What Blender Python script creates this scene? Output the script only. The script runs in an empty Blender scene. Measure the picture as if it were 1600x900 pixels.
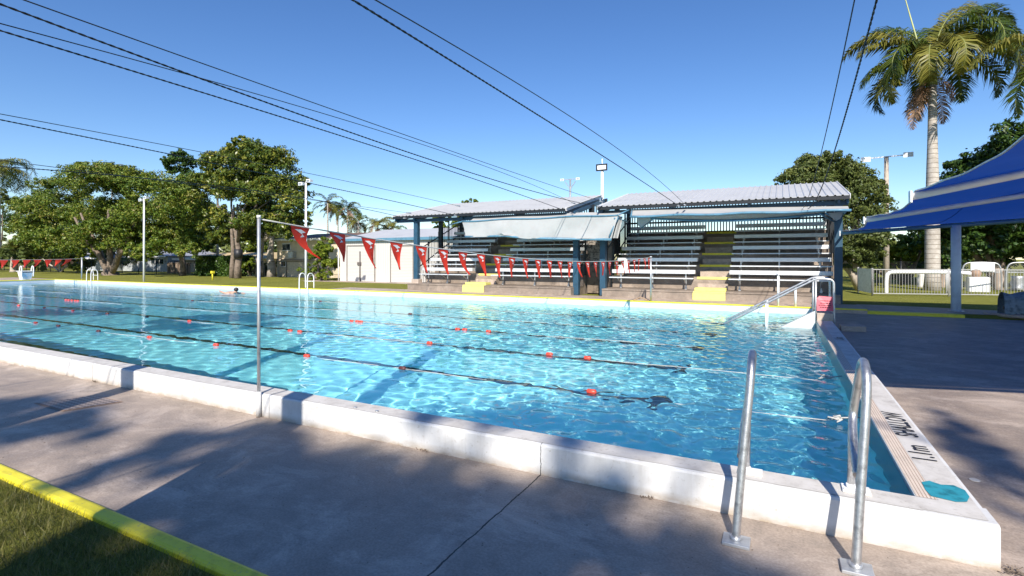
import bpy, bmesh, math, random
import numpy as np
from mathutils import Vector
R = math.radians
sc = bpy.context.scene
col = sc.collection
random.seed(7)
# ------------------------------------------------------------------ camera, sky, sun
TH = R(27.4); FL = 813.0; HY = 404.0; EYE = 1.8
cam = bpy.data.cameras.new('camera'); cam_o = bpy.data.objects.new('camera', cam); col.objects.link(cam_o)
sc.camera = cam_o
cam_o.location = (0, 0, EYE); cam_o.rotation_euler = (math.pi/2, 0, TH)
cam.sensor_width = 36; cam.lens = FL/1600*36; cam.shift_y = -46/1600
cam.clip_start = .05; cam.clip_end = 3000
world = bpy.data.worlds.new('World'); sc.world = world; world.use_nodes = True
wnt = world.node_tree
sky = wnt.nodes.new('ShaderNodeTexSky'); sky.sky_type = 'NISHITA'; sky.sun_disc = False
EL = R(37.5); AZ = R(20)
sky.sun_elevation = EL; sky.sun_rotation = math.pi-AZ
sky.dust_density = .0; sky.ozone_density = 3.5; sky.air_density = 1.0; sky.altitude = 0
hs = wnt.nodes.new('ShaderNodeHueSaturation'); hs.inputs['Saturation'].default_value = 1.2; hs.inputs['Hue'].default_value = .509
wnt.links.new(sky.outputs[0], hs.inputs['Color']); wnt.links.new(hs.outputs[0], wnt.nodes['Background'].inputs[0])
wnt.nodes['Background'].inputs[1].default_value = .105
sl = bpy.data.lights.new('sun', 'SUN'); sl.energy = 5.0; sl.angle = R(.5); sl.color = (1, .93, .82)
sl.cycles.is_caustics_light = True
so = bpy.data.objects.new('sun', sl); col.objects.link(so)
so.rotation_euler = (math.pi/2-EL, 0, AZ)
sc.view_settings.view_transform = 'Standard'; sc.view_settings.look = 'None'
sc.view_settings.exposure = .58; sc.view_settings.gamma = 1
sc.render.engine = 'CYCLES'
sc.cycles.use_denoising = True
sc.cycles.max_bounces = 8; sc.cycles.transparent_max_bounces = 12
sc.cycles.sample_clamp_indirect = 8
SD = Vector((-math.sin(AZ), math.cos(AZ), 0))      # way the shadows fall

# ------------------------------------------------------------------ helpers
CT, ST = math.cos(TH), math.sin(TH)
def at(x, y, Y):                     # point of the photograph's ray on a vertical plane Y = const
    a = (x-800)/FL; dx = a*CT-ST; dy = a*ST+CT; Z = Y/dy
    return Vector((dx*Z, Y, EYE-(y-HY)/FL*Z))
def atx(x, y, X):
    a = (x-800)/FL; dx = a*CT-ST; dy = a*ST+CT; Z = X/dx
    return Vector((X, dy*Z, EYE-(y-HY)/FL*Z))
def gd(x, y, z=0.):                  # the same on a level plane
    Z = FL*(EYE-z)/(y-HY); X = (x-800)/FL*Z
    return Vector((X*CT-Z*ST, X*ST+Z*CT, z))

def tag(o, label=None, cat=None, group=None, kind=None):
    if label: o['label'] = label
    if cat: o['category'] = cat
    if group: o['group'] = group
    if kind: o['kind'] = kind
    return o
def empty(name, loc, label=None, cat=None, group=None):
    o = bpy.data.objects.new(name, None); col.objects.link(o); o.location = loc; o.empty_display_size = .2
    return tag(o, label, cat, group)
def wloc(o):
    p = Vector((0, 0, 0))
    while o is not None:
        p += o.location; o = o.parent
    return p
class MB:
    def __init__(s): s.v = []; s.f = []; s.sm = []
    def add(s, vs, fs, smooth=False):
        b = len(s.v); s.v += [tuple(v) for v in vs]
        s.f += [tuple(b+i for i in f) for f in fs]; s.sm += [smooth]*len(fs); return s
    def box(s, a, b, bev=0):
        x0, y0, z0 = [min(a[i], b[i]) for i in range(3)]; x1, y1, z1 = [max(a[i], b[i]) for i in range(3)]
        if bev <= 0:
            return s.add([(x0,y0,z0),(x1,y0,z0),(x1,y1,z0),(x0,y1,z0),(x0,y0,z1),(x1,y0,z1),(x1,y1,z1),(x0,y1,z1)],
                         [(0,3,2,1),(4,5,6,7),(0,1,5,4),(1,2,6,5),(2,3,7,6),(3,0,4,7)])
        bm = bmesh.new(); bmesh.ops.create_cube(bm, size=1)
        for v in bm.verts: v.co = Vector(((x0+x1)/2+v.co.x*(x1-x0), (y0+y1)/2+v.co.y*(y1-y0), (z0+z1)/2+v.co.z*(z1-z0)))
        bmesh.ops.bevel(bm, geom=bm.edges[:], offset=bev, segments=2, affect='EDGES', profile=.6)
        bm.verts.index_update(); s.add([v.co[:] for v in bm.verts], [[v.index for v in f.verts] for f in bm.faces]); bm.free(); return s
    def obox(s, c, ax, ay, az):      # oriented box, half axes
        c, ax, ay, az = map(Vector, (c, ax, ay, az))
        P = [c+i*ax+j*ay+k*az for k in (-1, 1) for i, j in ((-1,-1),(1,-1),(1,1),(-1,1))]
        return s.add(P, [(0,3,2,1),(4,5,6,7),(0,1,5,4),(1,2,6,5),(2,3,7,6),(3,0,4,7)])
    def tube(s, pts, r, n=8, cap=True):
        pts = [Vector(p) for p in pts]; rs = r if isinstance(r, (list, tuple)) else [r]*len(pts)
        b = len(s.v); up = None
        for i, p in enumerate(pts):
            t = (pts[min(i+1, len(pts)-1)]-pts[max(i-1, 0)]).normalized()
            if up is None: up = Vector((0,0,1)) if abs(t.z) < .9 else Vector((1,0,0))
            u = (up-up.dot(t)*t)
            u = u.normalized() if u.length > 1e-5 else t.orthogonal().normalized()
            w = t.cross(u); up = u
            for k in range(n):
                a = 2*math.pi*k/n; s.v.append(tuple(p+rs[i]*(math.cos(a)*u+math.sin(a)*w)))
        for i in range(len(pts)-1):
            for k in range(n):
                s.f.append((b+i*n+k, b+i*n+(k+1)%n, b+(i+1)*n+(k+1)%n, b+(i+1)*n+k)); s.sm.append(True)
        if cap:
            s.f.append(tuple(b+k for k in range(n))[::-1]); s.sm.append(False)
            e = b+(len(pts)-1)*n; s.f.append(tuple(e+k for k in range(n))); s.sm.append(False)
        return s
    def bar(s, a, b, w, h):
        a, b = Vector(a), Vector(b); t = (b-a); L = t.length; t.normalize()
        up = Vector((0,0,1)) if abs(t.z) < .95 else Vector((0,1,0))
        x = t.cross(up).normalized(); z = x.cross(t)
        return s.obox((a+b)/2, t*L/2, x*w/2, z*h/2)
    def ball(s, c, r, n=8, m=6, sq=(1,1,1)):
        b = len(s.v); c = Vector(c)
        for j in range(1, m):
            for k in range(n):
                ph = math.pi*j/m; a = 2*math.pi*k/n
                s.v.append((c.x+r*sq[0]*math.sin(ph)*math.cos(a), c.y+r*sq[1]*math.sin(ph)*math.sin(a), c.z+r*sq[2]*math.cos(ph)))
        s.v.append((c.x, c.y, c.z+r*sq[2])); s.v.append((c.x, c.y, c.z-r*sq[2])); T = len(s.v)-2
        for j in range(m-2):
            for k in range(n): s.f.append((b+j*n+k, b+(j+1)*n+k, b+(j+1)*n+(k+1)%n, b+j*n+(k+1)%n)); s.sm.append(True)
        for k in range(n):
            s.f.append((T, b+k, b+(k+1)%n)); s.f.append((T+1, b+(m-2)*n+(k+1)%n, b+(m-2)*n+k)); s.sm += [True, True]
        return s
    def build(s, name, mat, parent=None, **kw):
        o = wl = None
        me = bpy.data.meshes.new(name); off = wloc(parent) if parent else Vector((0,0,0))
        me.from_pydata([(v[0]-off.x, v[1]-off.y, v[2]-off.z) for v in s.v], [], s.f)
        me.polygons.foreach_set('use_smooth', s.sm); me.materials.append(mat); me.update()
        o = bpy.data.objects.new(name, me); col.objects.link(o)
        if parent: o.parent = parent
        tag(o, **kw); return o
def npmesh(name, V, F, mat, parent=None, smooth=False, attr=None, **kw):
    V = np.asarray(V, dtype=np.float32); F = np.asarray(F, dtype=np.int32); k = F.shape[1]
    if parent:
        w = wloc(parent); V = V-np.array([w.x, w.y, w.z], dtype=np.float32)
    me = bpy.data.meshes.new(name)
    me.vertices.add(len(V)); me.vertices.foreach_set('co', V.ravel())
    me.loops.add(F.size); me.loops.foreach_set('vertex_index', F.ravel())
    me.polygons.add(len(F)); me.polygons.foreach_set('loop_start', np.arange(0, F.size, k, dtype=np.int32))
    me.polygons.foreach_set('loop_total', np.full(len(F), k, dtype=np.int32))
    if smooth: me.polygons.foreach_set('use_smooth', np.ones(len(F), bool))
    me.update(calc_edges=True); me.materials.append(mat)
    o = bpy.data.objects.new(name, me); col.objects.link(o)
    if parent: o.parent = parent
    tag(o, **kw); return o

# ------------------------------------------------------------------ materials
class NT:
    def __init__(s, name):
        s.m = bpy.data.materials.new(name); s.m.use_nodes = True; s.t = s.m.node_tree
        s.b = s.t.nodes['Principled BSDF']; s.tc = s.t.nodes.new('ShaderNodeTexCoord')
    def n(s, ty, ins=None, **p):
        q = s.t.nodes.new(ty)
        for k, v in p.items(): setattr(q, k, v)
        for k, v in (ins or {}).items():
            if isinstance(v, bpy.types.NodeSocket): s.t.links.new(v, q.inputs[k])
            else: q.inputs[k].default_value = v
        return q
    def vec(s, scale=(1,1,1), loc=(0,0,0), rot=(0,0,0)):
        return s.n('ShaderNodeMapping', {'Vector': s.tc.outputs['Object'], 'Scale': scale, 'Location': loc, 'Rotation': rot}).outputs[0]
    def noise(s, scale, detail=4, rough=.55, vec=None, dist=0):
        return s.n('ShaderNodeTexNoise', {'Vector': vec if vec is not None else s.tc.outputs['Object'], 'Scale': scale, 'Detail': detail, 'Roughness': rough, 'Distortion': dist}).outputs['Fac']
    def ramp(s, fac, stops):
        q = s.n('ShaderNodeValToRGB', {'Fac': fac}); e = q.color_ramp.elements
        while len(e) < len(stops): e.new(.5)
        for i, (p, c) in enumerate(stops):
            e[i].position = p; e[i].color = (*c, 1) if len(c) == 3 else c
        return q.outputs[0]
    def mix(s, fac, a, b, bt='MIX'):
        q = s.n('ShaderNodeMix', data_type='RGBA', blend_type=bt)
        for i, v in ((0, fac), (6, a), (7, b)):
            if isinstance(v, bpy.types.NodeSocket): s.t.links.new(v, q.inputs[i])
            elif isinstance(v, (int, float)): q.inputs[i].default_value = v
            else: q.inputs[i].default_value = (*v, 1)
        return q.outputs[2]
    def math(s, op, a, b=0., c=0.):
        q = s.n('ShaderNodeMath', operation=op)
        for i, v in enumerate((a, b, c)):
            if isinstance(v, bpy.types.NodeSocket): s.t.links.new(v, q.inputs[i])
            else: q.inputs[i].default_value = v
        return q.outputs[0]
    def link(s, a, k): s.t.links.new(a, s.b.inputs[k])
    def bump(s, h, strength=.3, dist=.01):
        s.link(s.n('ShaderNodeBump', {'Height': h, 'Strength': strength, 'Distance': dist}).outputs[0], 'Normal')
def pm(name, c, rough=.6, var=.18, scale=3., metal=0., c2=None, bump=0., spec=.5, bscale=40.):
    q = NT(name); c2 = c2 or tuple(x*(1-var*1.6) for x in c); hi = tuple(min(1, x*(1+var*.5)) for x in c)
    f = q.noise(scale, 5, .62)
    q.link(q.ramp(f, [(.3, c2), (.52, c), (.75, hi)]), 'Base Color')
    q.b.inputs['Roughness'].default_value = rough; q.b.inputs['Metallic'].default_value = metal
    q.b.inputs['Specular IOR Level'].default_value = spec
    if bump: q.bump(q.noise(bscale, 4, .6), bump, .01)
    return q.m
def leafmat(name, cols, transl=.25, rough=.5):
    q = NT(name)
    g = q.n('ShaderNodeNewGeometry')
    big = q.noise(.55, 3, .6)
    f = q.math('ADD', q.math('MULTIPLY', g.outputs['Random Per Island'], .42), q.math('MULTIPLY', big, .62))
    k = len(cols); c = q.ramp(f, [(.12+.76*i/(k-1), cc) for i, cc in enumerate(cols)])
    q.link(c, 'Base Color'); q.b.inputs['Roughness'].default_value = rough; q.b.inputs['Specular IOR Level'].default_value = .35
    tr = q.n('ShaderNodeBsdfTranslucent', {'Color': c})
    mx = q.n('ShaderNodeMixShader', {'Fac': transl}); q.t.links.new(q.b.outputs[0], mx.inputs[1]); q.t.links.new(tr.outputs[0], mx.inputs[2])
    q.t.links.new(mx.outputs[0], q.t.nodes['Material Output'].inputs[0]); return q.m

M = {}
# worn concrete deck with stains and the long joint running to the pool wall
def concrete_deck(name, base, joints=()):
    q = NT(name)
    v = q.vec((1, 1, 1))
    n1 = q.noise(.9, 6, .62, v, .6); n2 = q.noise(4.5, 6, .7, v, .3); n3 = q.noise(60, 3, .6, v)
    n0 = q.noise(.28, 3, .5, q.vec((1, 2.2, 1))); n4 = q.noise(1.5, 7, .78, q.vec((.75, 1.1, 1), rot=(0, 0, .6)), .5)
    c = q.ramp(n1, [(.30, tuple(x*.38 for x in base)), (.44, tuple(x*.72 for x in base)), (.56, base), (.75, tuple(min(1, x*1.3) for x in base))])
    c = q.mix(q.math('MULTIPLY', n0, .5), c, (base[0]*.9, base[1]*.74, base[2]*.6))
    c = q.mix(q.ramp(n2, [(.33, (.75,)*3), (.56, (0,)*3)]), c, tuple(x*.5 for x in base))
    c = q.mix(q.ramp(n4, [(.50, (0,)*3), (.66, (.6,)*3)]), c, tuple(min(1, x*1.75) for x in base))
    c = q.mix(q.ramp(n4, [(.30, (.65,)*3), (.44, (0,)*3)]), c, tuple(x*.35 for x in base))
    c = q.mix(.28, c, q.ramp(n3, [(.3, tuple(x*.4 for x in base)), (.7, tuple(min(1, x*1.6) for x in base))]))
    sep = q.n('ShaderNodeSeparateXYZ', {'Vector': q.tc.outputs['Object']})
    h = n3
    for ax, pos in joints:
        w = q.math('ADD', sep.outputs[ax], q.math('MULTIPLY', q.math('SUBTRACT', q.noise(3.5, 5, .7), .5), .05))
        d = q.math('ABSOLUTE', q.math('SUBTRACT', w, pos))
        k = q.math('LESS_THAN', d, q.math('ADD', .0015, q.math('MULTIPLY', q.noise(9, 2), .009)))
        c = q.mix(k, c, (.015, .013, .012))
    q.link(c, 'Base Color')
    q.link(q.ramp(n1, [(.3, (.45,)*3), (.7, (.75,)*3)]), 'Roughness')
    q.bump(q.math('ADD', q.math('MULTIPLY', n3, .5), n2), .35, .006)
    return q.m
M['deck'] = concrete_deck('worn_concrete', (.37, .305, .255), ((0, -1.78), (0, -11.5)))
M['conc'] = concrete_deck('pale_concrete', (.47, .385, .32))
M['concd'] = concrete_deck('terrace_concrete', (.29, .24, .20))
# white painted wall with dirt, chips
def white_wall(name):
    q = NT(name)
    n = q.noise(2.2, 6, .65); f = q.noise(26, 5, .7); gg = q.noise(5.5, 5, .7, q.vec((1, 1, 2.5)))
    c = q.ramp(n, [(.25, (.47, .46, .45)), (.5, (.61, .605, .60)), (.8, (.68, .675, .67))])
    c = q.mix(q.ramp(f, [(.59, (0,)*3), (.68, (.6,)*3)]), c, (.38, .35, .30)); c = q.mix(q.ramp(q.noise(1.6, 6, .75, q.vec((3.5, 1, .35))), [(.52, (0,)*3), (.72, (.35,)*3)]), c, (.36, .33, .29))
    sep = q.n('ShaderNodeSeparateXYZ', {'Vector': q.tc.outputs['Object']})
    low = q.n('ShaderNodeMapRange', {'Value': sep.outputs[2], 'From Min': .0, 'From Max': .075, 'To Min': 1.0, 'To Max': 0}).outputs[0]
    c = q.mix(q.math('MULTIPLY', low, q.ramp(gg, [(.3, (.2,)*3), (.6, (1,)*3)])), c, (.36, .29, .21))
    for pos in (-1.78, -5.14, -12.7, -9.0):  # dark lines; the one by the flag pole paints the pole's shading
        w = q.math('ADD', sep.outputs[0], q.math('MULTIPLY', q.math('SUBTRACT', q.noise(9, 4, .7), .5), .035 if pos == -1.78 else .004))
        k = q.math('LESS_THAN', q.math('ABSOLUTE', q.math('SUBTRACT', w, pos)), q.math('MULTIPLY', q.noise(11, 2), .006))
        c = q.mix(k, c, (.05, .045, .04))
    q.link(c, 'Base Color'); q.b.inputs['Roughness'].default_value = .62
    q.bump(q.math('ADD', f, q.noise(90, 3)), .25, .004); return q.m
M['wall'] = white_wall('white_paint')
q = NT('coping_top_paint'); f = q.noise(26, 5, .7)
c = q.ramp(q.noise(5, 6, .7), [(.28, (.40, .37, .34)), (.5, (.56, .53, .49)), (.75, (.64, .61, .58))]); c = q.mix(q.ramp(f, [(.58, (0,)*3), (.70, (.7,)*3)]), c, (.33, .29, .25))
sep = q.n('ShaderNodeSeparateXYZ', {'Vector': q.tc.outputs['Object']})
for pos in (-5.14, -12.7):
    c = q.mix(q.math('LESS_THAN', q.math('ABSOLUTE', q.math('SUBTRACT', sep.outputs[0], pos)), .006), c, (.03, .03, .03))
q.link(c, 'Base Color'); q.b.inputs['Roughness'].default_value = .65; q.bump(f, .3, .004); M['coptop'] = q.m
q = NT('yellow_paint'); f = q.noise(38, 5, .7); n = q.noise(5, 6, .7)
c = q.ramp(n, [(.28, (.50, .42, .03)), (.45, (.74, .64, .03)), (.75, (.80, .71, .05))])
c = q.mix(q.ramp(f, [(.60, (0,)*3), (.68, (.85,)*3)]), c, (.33, .30, .20)); c = q.mix(q.ramp(q.noise(16, 5, .75), [(.62, (0,)*3), (.70, (.6,)*3)]), c, (.20, .17, .06))
q.link(c, 'Base Color'); q.b.inputs['Roughness'].default_value = .5; q.bump(f, .35, .004); M['yellow'] = q.m
M['yellowp'] = pm('pale_yellow_paint', (.80, .72, .20), .6, .08, 6)
M['black'] = pm('black_paint', (.02, .02, .025), .5)
M['bar'] = pm('brown_grout', (.36, .24, .17), .7)
M['teal'] = pm('teal_paint', (.03, .27, .34), .45, .35, 14)
M['steel'] = pm('brushed_steel', (.60, .59, .58), .38, .25, 22, metal=.9, bump=.15, bscale=90)
M['galv'] = pm('galvanised_steel', (.55, .56, .57), .45, .2, 9, metal=.75)
M['white'] = pm('white_gloss', (.80, .80, .80), .4, .06, 4)
M['redf'] = None
q = NT('red_pennant'); c = q.ramp(q.noise(6, 3), [(.3, (.84, .04, .02)), (.7, (.94, .08, .04))]); q.link(c, 'Base Color'); q.b.inputs['Roughness'].default_value = .5
tr = q.n('ShaderNodeBsdfTranslucent', {'Color': (.9, .05, .03, 1)}); mx = q.n('ShaderNodeMixShader', {'Fac': .4})
q.t.links.new(q.b.outputs[0], mx.inputs[1]); q.t.links.new(tr.outputs[0], mx.inputs[2]); q.t.links.new(mx.outputs[0], q.t.nodes['Material Output'].inputs[0]); M['redf'] = q.m
M['red'] = pm('red_plastic', (.72, .07, .04), .4, .1)
M['dfloat'] = pm('dark_float', (.10, .03, .03), .5)
M['rope'] = pm('white_rope', (.5, .5, .48), .7, .1, 30)
M['blue'] = pm('blue_steel_paint', (.018, .06, .115), .4, .2, 4)
M['bluel'] = pm('light_blue_steel', (.10, .23, .33), .4, .15, 4)
M['postblue'] = pm('post_blue_paint', (.022, .07, .12), .45, .2, 3)
M['postpale'] = pm('pale_blue_post_paint', (.62, .72, .80), .45, .1, 3)
M['fencem'] = pm('dull_white_tube', (.36, .36, .36), .5, .1, 3)
M['doorf'] = pm('grey_door_frame', (.22, .20, .18), .6)
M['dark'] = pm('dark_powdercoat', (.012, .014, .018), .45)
M['alu'] = pm('aluminium_plank', (.72, .73, .75), .42, .06, 6, metal=.35)
M['cloth'] = pm('grey_white_cloth', (.36, .365, .365), .8, .08, 1.5, bump=.3, bscale=5)
M['shadec'] = None
q = NT('blue_shadecloth'); c = q.ramp(q.noise(1.2, 4), [(.3, (.008, .035, .14)), (.7, (.012, .055, .21))]); q.link(c, 'Base Color'); q.b.inputs['Roughness'].default_value = .8
tr = q.n('ShaderNodeBsdfTranslucent', {'Color': (.006, .07, .42, 1)}); mx = q.n('ShaderNodeMixShader', {'Fac': .32})
q.t.links.new(q.b.outputs[0], mx.inputs[1]); q.t.links.new(tr.outputs[0], mx.inputs[2]); q.t.links.new(mx.outputs[0], q.t.nodes['Material Output'].inputs[0]); M['shadec'] = q.m
M['roof'] = pm('zinc_roof', (.50, .50, .50), .45, .08, 1.2, metal=.1)
M['shed'] = pm('cream_sheet', (.68, .66, .63), .5, .05, 1)
M['cable'] = pm('black_cable', (.012, .012, .014), .5)
M['bark'] = pm('grey_bark', (.20, .155, .12), .9, .4, 5, bump=.8, bscale=14)
M['barkp'] = pm('pale_bark', (.42, .36, .30), .85, .3, 4, bump=.5, bscale=12)
q = NT('palm_bark'); sep = q.n('ShaderNodeSeparateXYZ', {'Vector': q.tc.outputs['Object']})
rg = q.math('FRACT', q.math('ADD', q.math('MULTIPLY', sep.outputs[2], 4.2), q.math('MULTIPLY', q.noise(1.5, 3), .7)))
c = q.ramp(q.noise(3, 5, .7), [(.3, (.30, .26, .22)), (.55, (.47, .43, .39)), (.8, (.58, .55, .50))])
c = q.mix(q.math('LESS_THAN', rg, .13), c, (.20, .17, .14)); q.link(c, 'Base Color'); q.b.inputs['Roughness'].default_value = .85
q.bump(rg, .4, .02); M['palmbark'] = q.m
M['deadf'] = leafmat('dead_frond', [(.16, .09, .05), (.28, .17, .10), (.40, .26, .16)], .1, .8)

# grass
def grass_mat(name, cols):
    q = NT(name); n = q.noise(.35, 5, .6); f = q.noise(14, 5, .75); f2 = q.noise(90, 3, .7, q.vec((1, .35, 1)))
    c = q.ramp(q.math('ADD', q.math('MULTIPLY', n, .6), q.math('MULTIPLY', f, .4)), [(.32, cols[0]), (.5, cols[1]), (.68, cols[2])])
    c = q.mix(.35, c, q.ramp(f2, [(.3, tuple(x*.4 for x in cols[0])), (.7, tuple(min(1, x*1.5) for x in cols[2]))]))
    q.link(c, 'Base Color'); q.b.inputs['Roughness'].default_value = .95; q.b.inputs['Specular IOR Level'].default_value = .1
    q.bump(q.math('ADD', f, f2), .8, .04); return q.m
M['lawn'] = grass_mat('lawn_grass', [(.11, .125, .02), (.18, .195, .03), (.28, .26, .07)])

# ------------------------------------------------------------------ pool
XR, XL, YN, YF = .77, -48.5, 4.2, 18.9
WZ = .03; CZ = .26; DEPR, DEPL = -1.05, -1.9
RECV = []
# floor and wall paint of the pool, pale blue
def poolpaint():
    q = NT('pool_paint'); n = q.noise(.5, 5, .6); f = q.noise(7, 4, .6)
    sep = q.n('ShaderNodeSeparateXYZ', {'Vector': q.tc.outputs['Object']})
    c = q.ramp(n, [(.3, (.36, .86, .91)), (.7, (.42, .89, .93))])
    c = q.mix(.15, c, q.ramp(f, [(.3, (.07, .58, .76)), (.7, (.26, .78, .88))]))
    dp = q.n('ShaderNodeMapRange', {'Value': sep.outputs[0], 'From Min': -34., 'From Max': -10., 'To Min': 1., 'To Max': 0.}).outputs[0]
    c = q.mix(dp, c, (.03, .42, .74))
    q.link(c, 'Base Color'); q.b.inputs['Roughness'].default_value = .7; return q.m
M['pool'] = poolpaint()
def quadmb(vs): return MB().add(vs, [tuple(range(len(vs)))])
def fz(x): return DEPL+(DEPR-DEPL)*(x-XL)/(XR-XL)
b = MB()
b.add([(XL,YN,DEPL),(XR,YN,DEPR),(XR,YF,DEPR),(XL,YF,DEPL)], [(0,1,2,3)])
b.add([(XL,YN,DEPL),(XR,YN,DEPR),(XR,YN,-.12),(XL,YN,-.12)], [(3,2,1,0)])
b.add([(XR,YN,DEPR),(XR,YF,DEPR),(XR,YF,-.12),(XR,YN,-.12)], [(0,1,2,3)])
b.add([(XL,YF,DEPL),(XR,YF,DEPR),(XR,YF,-.12),(XL,YF,-.12)], [(0,1,2,3)])
b.add([(XL,YN,DEPL),(XL,YF,DEPL),(XL,YF,-.12),(XL,YN,-.12)], [(0,1,2,3)])
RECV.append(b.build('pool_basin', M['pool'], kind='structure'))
# tiled bands at the waterline: dark teal mosaic near and right, white gutter tiles on the far and end walls
q = NT('teal_tiles'); bk = q.n('ShaderNodeTexVoronoi', {'Vector': q.vec((40, 40, 40)), 'Scale': 1., 'Randomness': .2}, distance='CHEBYCHEV')
q.link(q.mix(q.noise(30, 3), (.03, .14, .16), (.10, .30, .31)), 'Base Color'); q.b.inputs['Roughness'].default_value = .3; M['tealtile'] = q.m
q = NT('white_tiles'); q.link(q.ramp(q.noise(1.3, 5, .7, q.vec((1,1,4))), [(.3, (.48, .52, .52)), (.6, (.62, .66, .66)), (.8, (.70, .72, .72))]), 'Base Color'); q.b.inputs['Roughness'].default_value = .35; M['whitetile'] = q.m
b = MB()
b.add([(XR-.004,YN,-.12),(XR-.004,15.,-.12),(XR-.004,15.,CZ-.03),(XR-.004,YN,CZ-.03)], [(0,1,2,3)])
b.add([(XL,YN+.004,-.12),(XR,YN+.004,-.12),(XR,YN+.004,CZ-.03),(XL,YN+.004,CZ-.03)], [(3,2,1,0)])
RECV.append(b.build('waterline_tiles', M['tealtile'], kind='structure'))
b = MB()
b.add([(XL,YF,-.12),(XR+.36,YF,-.12),(XR+.36,YF,CZ),(XL,YF,CZ)], [(0,1,2,3)])
b.add([(XL,YN,-.12),(XL,YF,-.12),(XL,YF,CZ),(XL,YN,CZ)], [(0,1,2,3)])
b.add([(XR,15.,-.12),(XR,YF,-.12),(XR,YF,.12),(XR,15.,.12)], [(0,1,2,3)])
RECV.append(b.build('gutter_wall', M['whitetile'], kind='structure'))
# black lane lines painted on the floor, with a cross bar at the shallow end
def lane_lines():
    b = MB()
    for Y in (5.4, 7.68, 9.88, 12.08, 14.28, 16.6):
        x0, x1, h = -46., -1.7, .004
        b.add([(x0,Y-.09,fz(x0)+h),(x1,Y-.09,fz(x1)+h),(x1,Y+.09,fz(x1)+h),(x0,Y+.09,fz(x0)+h)], [(0,1,2,3)])
        b.add([(x1,Y-.30,fz(x1)+h),(x1+.18,Y-.30,fz(x1+.18)+h),(x1+.18,Y+.30,fz(x1+.18)+h),(x1,Y+.30,fz(x1)+h)], [(0,1,2,3)])
    return b
RECV.append(lane_lines().build('lane_markings', M['black'], kind='structure'))
# the water surface: a real rippled sheet
def spacing(a, b, c, d0, k):
    xs = [c]; x = c
    while x < b: x += d0+k*abs(x-c); xs.append(min(x, b))
    x = c
    while x > a: x -= d0+k*abs(x-c); xs.insert(0, max(x, a))
    return np.array(xs)
def water():
    xs = spacing(XL, XR+.35, -.2, .026, .0034); ys = spacing(YN, YF, YN, .026, .0034)
    X, Y = np.meshgrid(xs, ys); rng = np.random.RandomState(3); Z = np.zeros_like(X)
    cell = .026+.0034*np.abs(X+.2)
    patch = .8+.5*np.sin(X*.31+1.3*np.sin(Y*.4))*np.sin(Y*.37+.9*np.sin(X*.23))
    for i in range(110):
        lam = .105*(5.)**(rng.rand()**1.15)
        th = rng.uniform(0, 2*math.pi) if i % 3 else rng.normal(.9, .5)
        k = 2*math.pi/lam; a = .00047*(lam/.2)**.9
        if lam > .45: a *= .75
        fade = np.clip((lam/cell-3)/3, 0, 1)
        Z += a*fade*np.sin(k*(X*math.cos(th)+Y*math.sin(th))+rng.uniform(0, 6.28))
    Z = Z*patch+WZ
    nx, ny = len(xs), len(ys)
    V = np.stack([X, Y, Z], -1).reshape(-1, 3); idx = np.arange(nx*ny).reshape(ny, nx)
    F = np.stack([idx[:-1,:-1], idx[:-1,1:], idx[1:,1:], idx[1:,:-1]], -1).reshape(-1, 4)
    cx = V[F[:, 0], 0]; cy = V[F[:, 0], 1]
    F = F[~((cx > XR-.02) & (cy < 15.))]
    m = bpy.data.materials.new('pool_water'); m.use_nodes = True; n = m.node_tree; n.nodes.clear()
    g = n.nodes.new('ShaderNodeBsdfGlass'); g.inputs['Roughness'].default_value = 0; g.inputs['IOR'].default_value = 1.33
    g.inputs['Color'].default_value = (.93, 1, 1, 1)
    tc = n.nodes.new('ShaderNodeTexCoord'); mp = n.nodes.new('ShaderNodeMapping'); mp.inputs['Scale'].default_value = (.8, 1.25, 1)
    ns = n.nodes.new('ShaderNodeTexNoise'); ns.inputs['Scale'].default_value = 4.2; ns.inputs['Detail'].default_value = 3; ns.inputs['Roughness'].default_value = .55
    sp = n.nodes.new('ShaderNodeVectorMath'); sp.operation = 'LENGTH'; mr = n.nodes.new('ShaderNodeMapRange')
    for k_, v_ in (('From Min', 9.), ('From Max', 26.), ('To Min', 0.), ('To Max', .22)): mr.inputs[k_].default_value = v_
    bp = n.nodes.new('ShaderNodeBump'); bp.inputs['Distance'].default_value = .05
    n.links.new(tc.outputs['Object'], mp.inputs[0]); n.links.new(mp.outputs[0], ns.inputs['Vector']); n.links.new(tc.outputs['Object'], sp.inputs[0]); n.links.new(sp.outputs['Value'], mr.inputs['Value'])
    n.links.new(ns.outputs['Fac'], bp.inputs['Height']); n.links.new(mr.outputs[0], bp.inputs['Strength']); n.links.new(bp.outputs[0], g.inputs['Normal'])
    out = n.nodes.new('ShaderNodeOutputMaterial'); n.links.new(g.outputs[0], out.inputs[0])
    o = npmesh('water', V, F, m, smooth=True, kind='structure'); o.cycles.is_caustics_caster = True
water()

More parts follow.
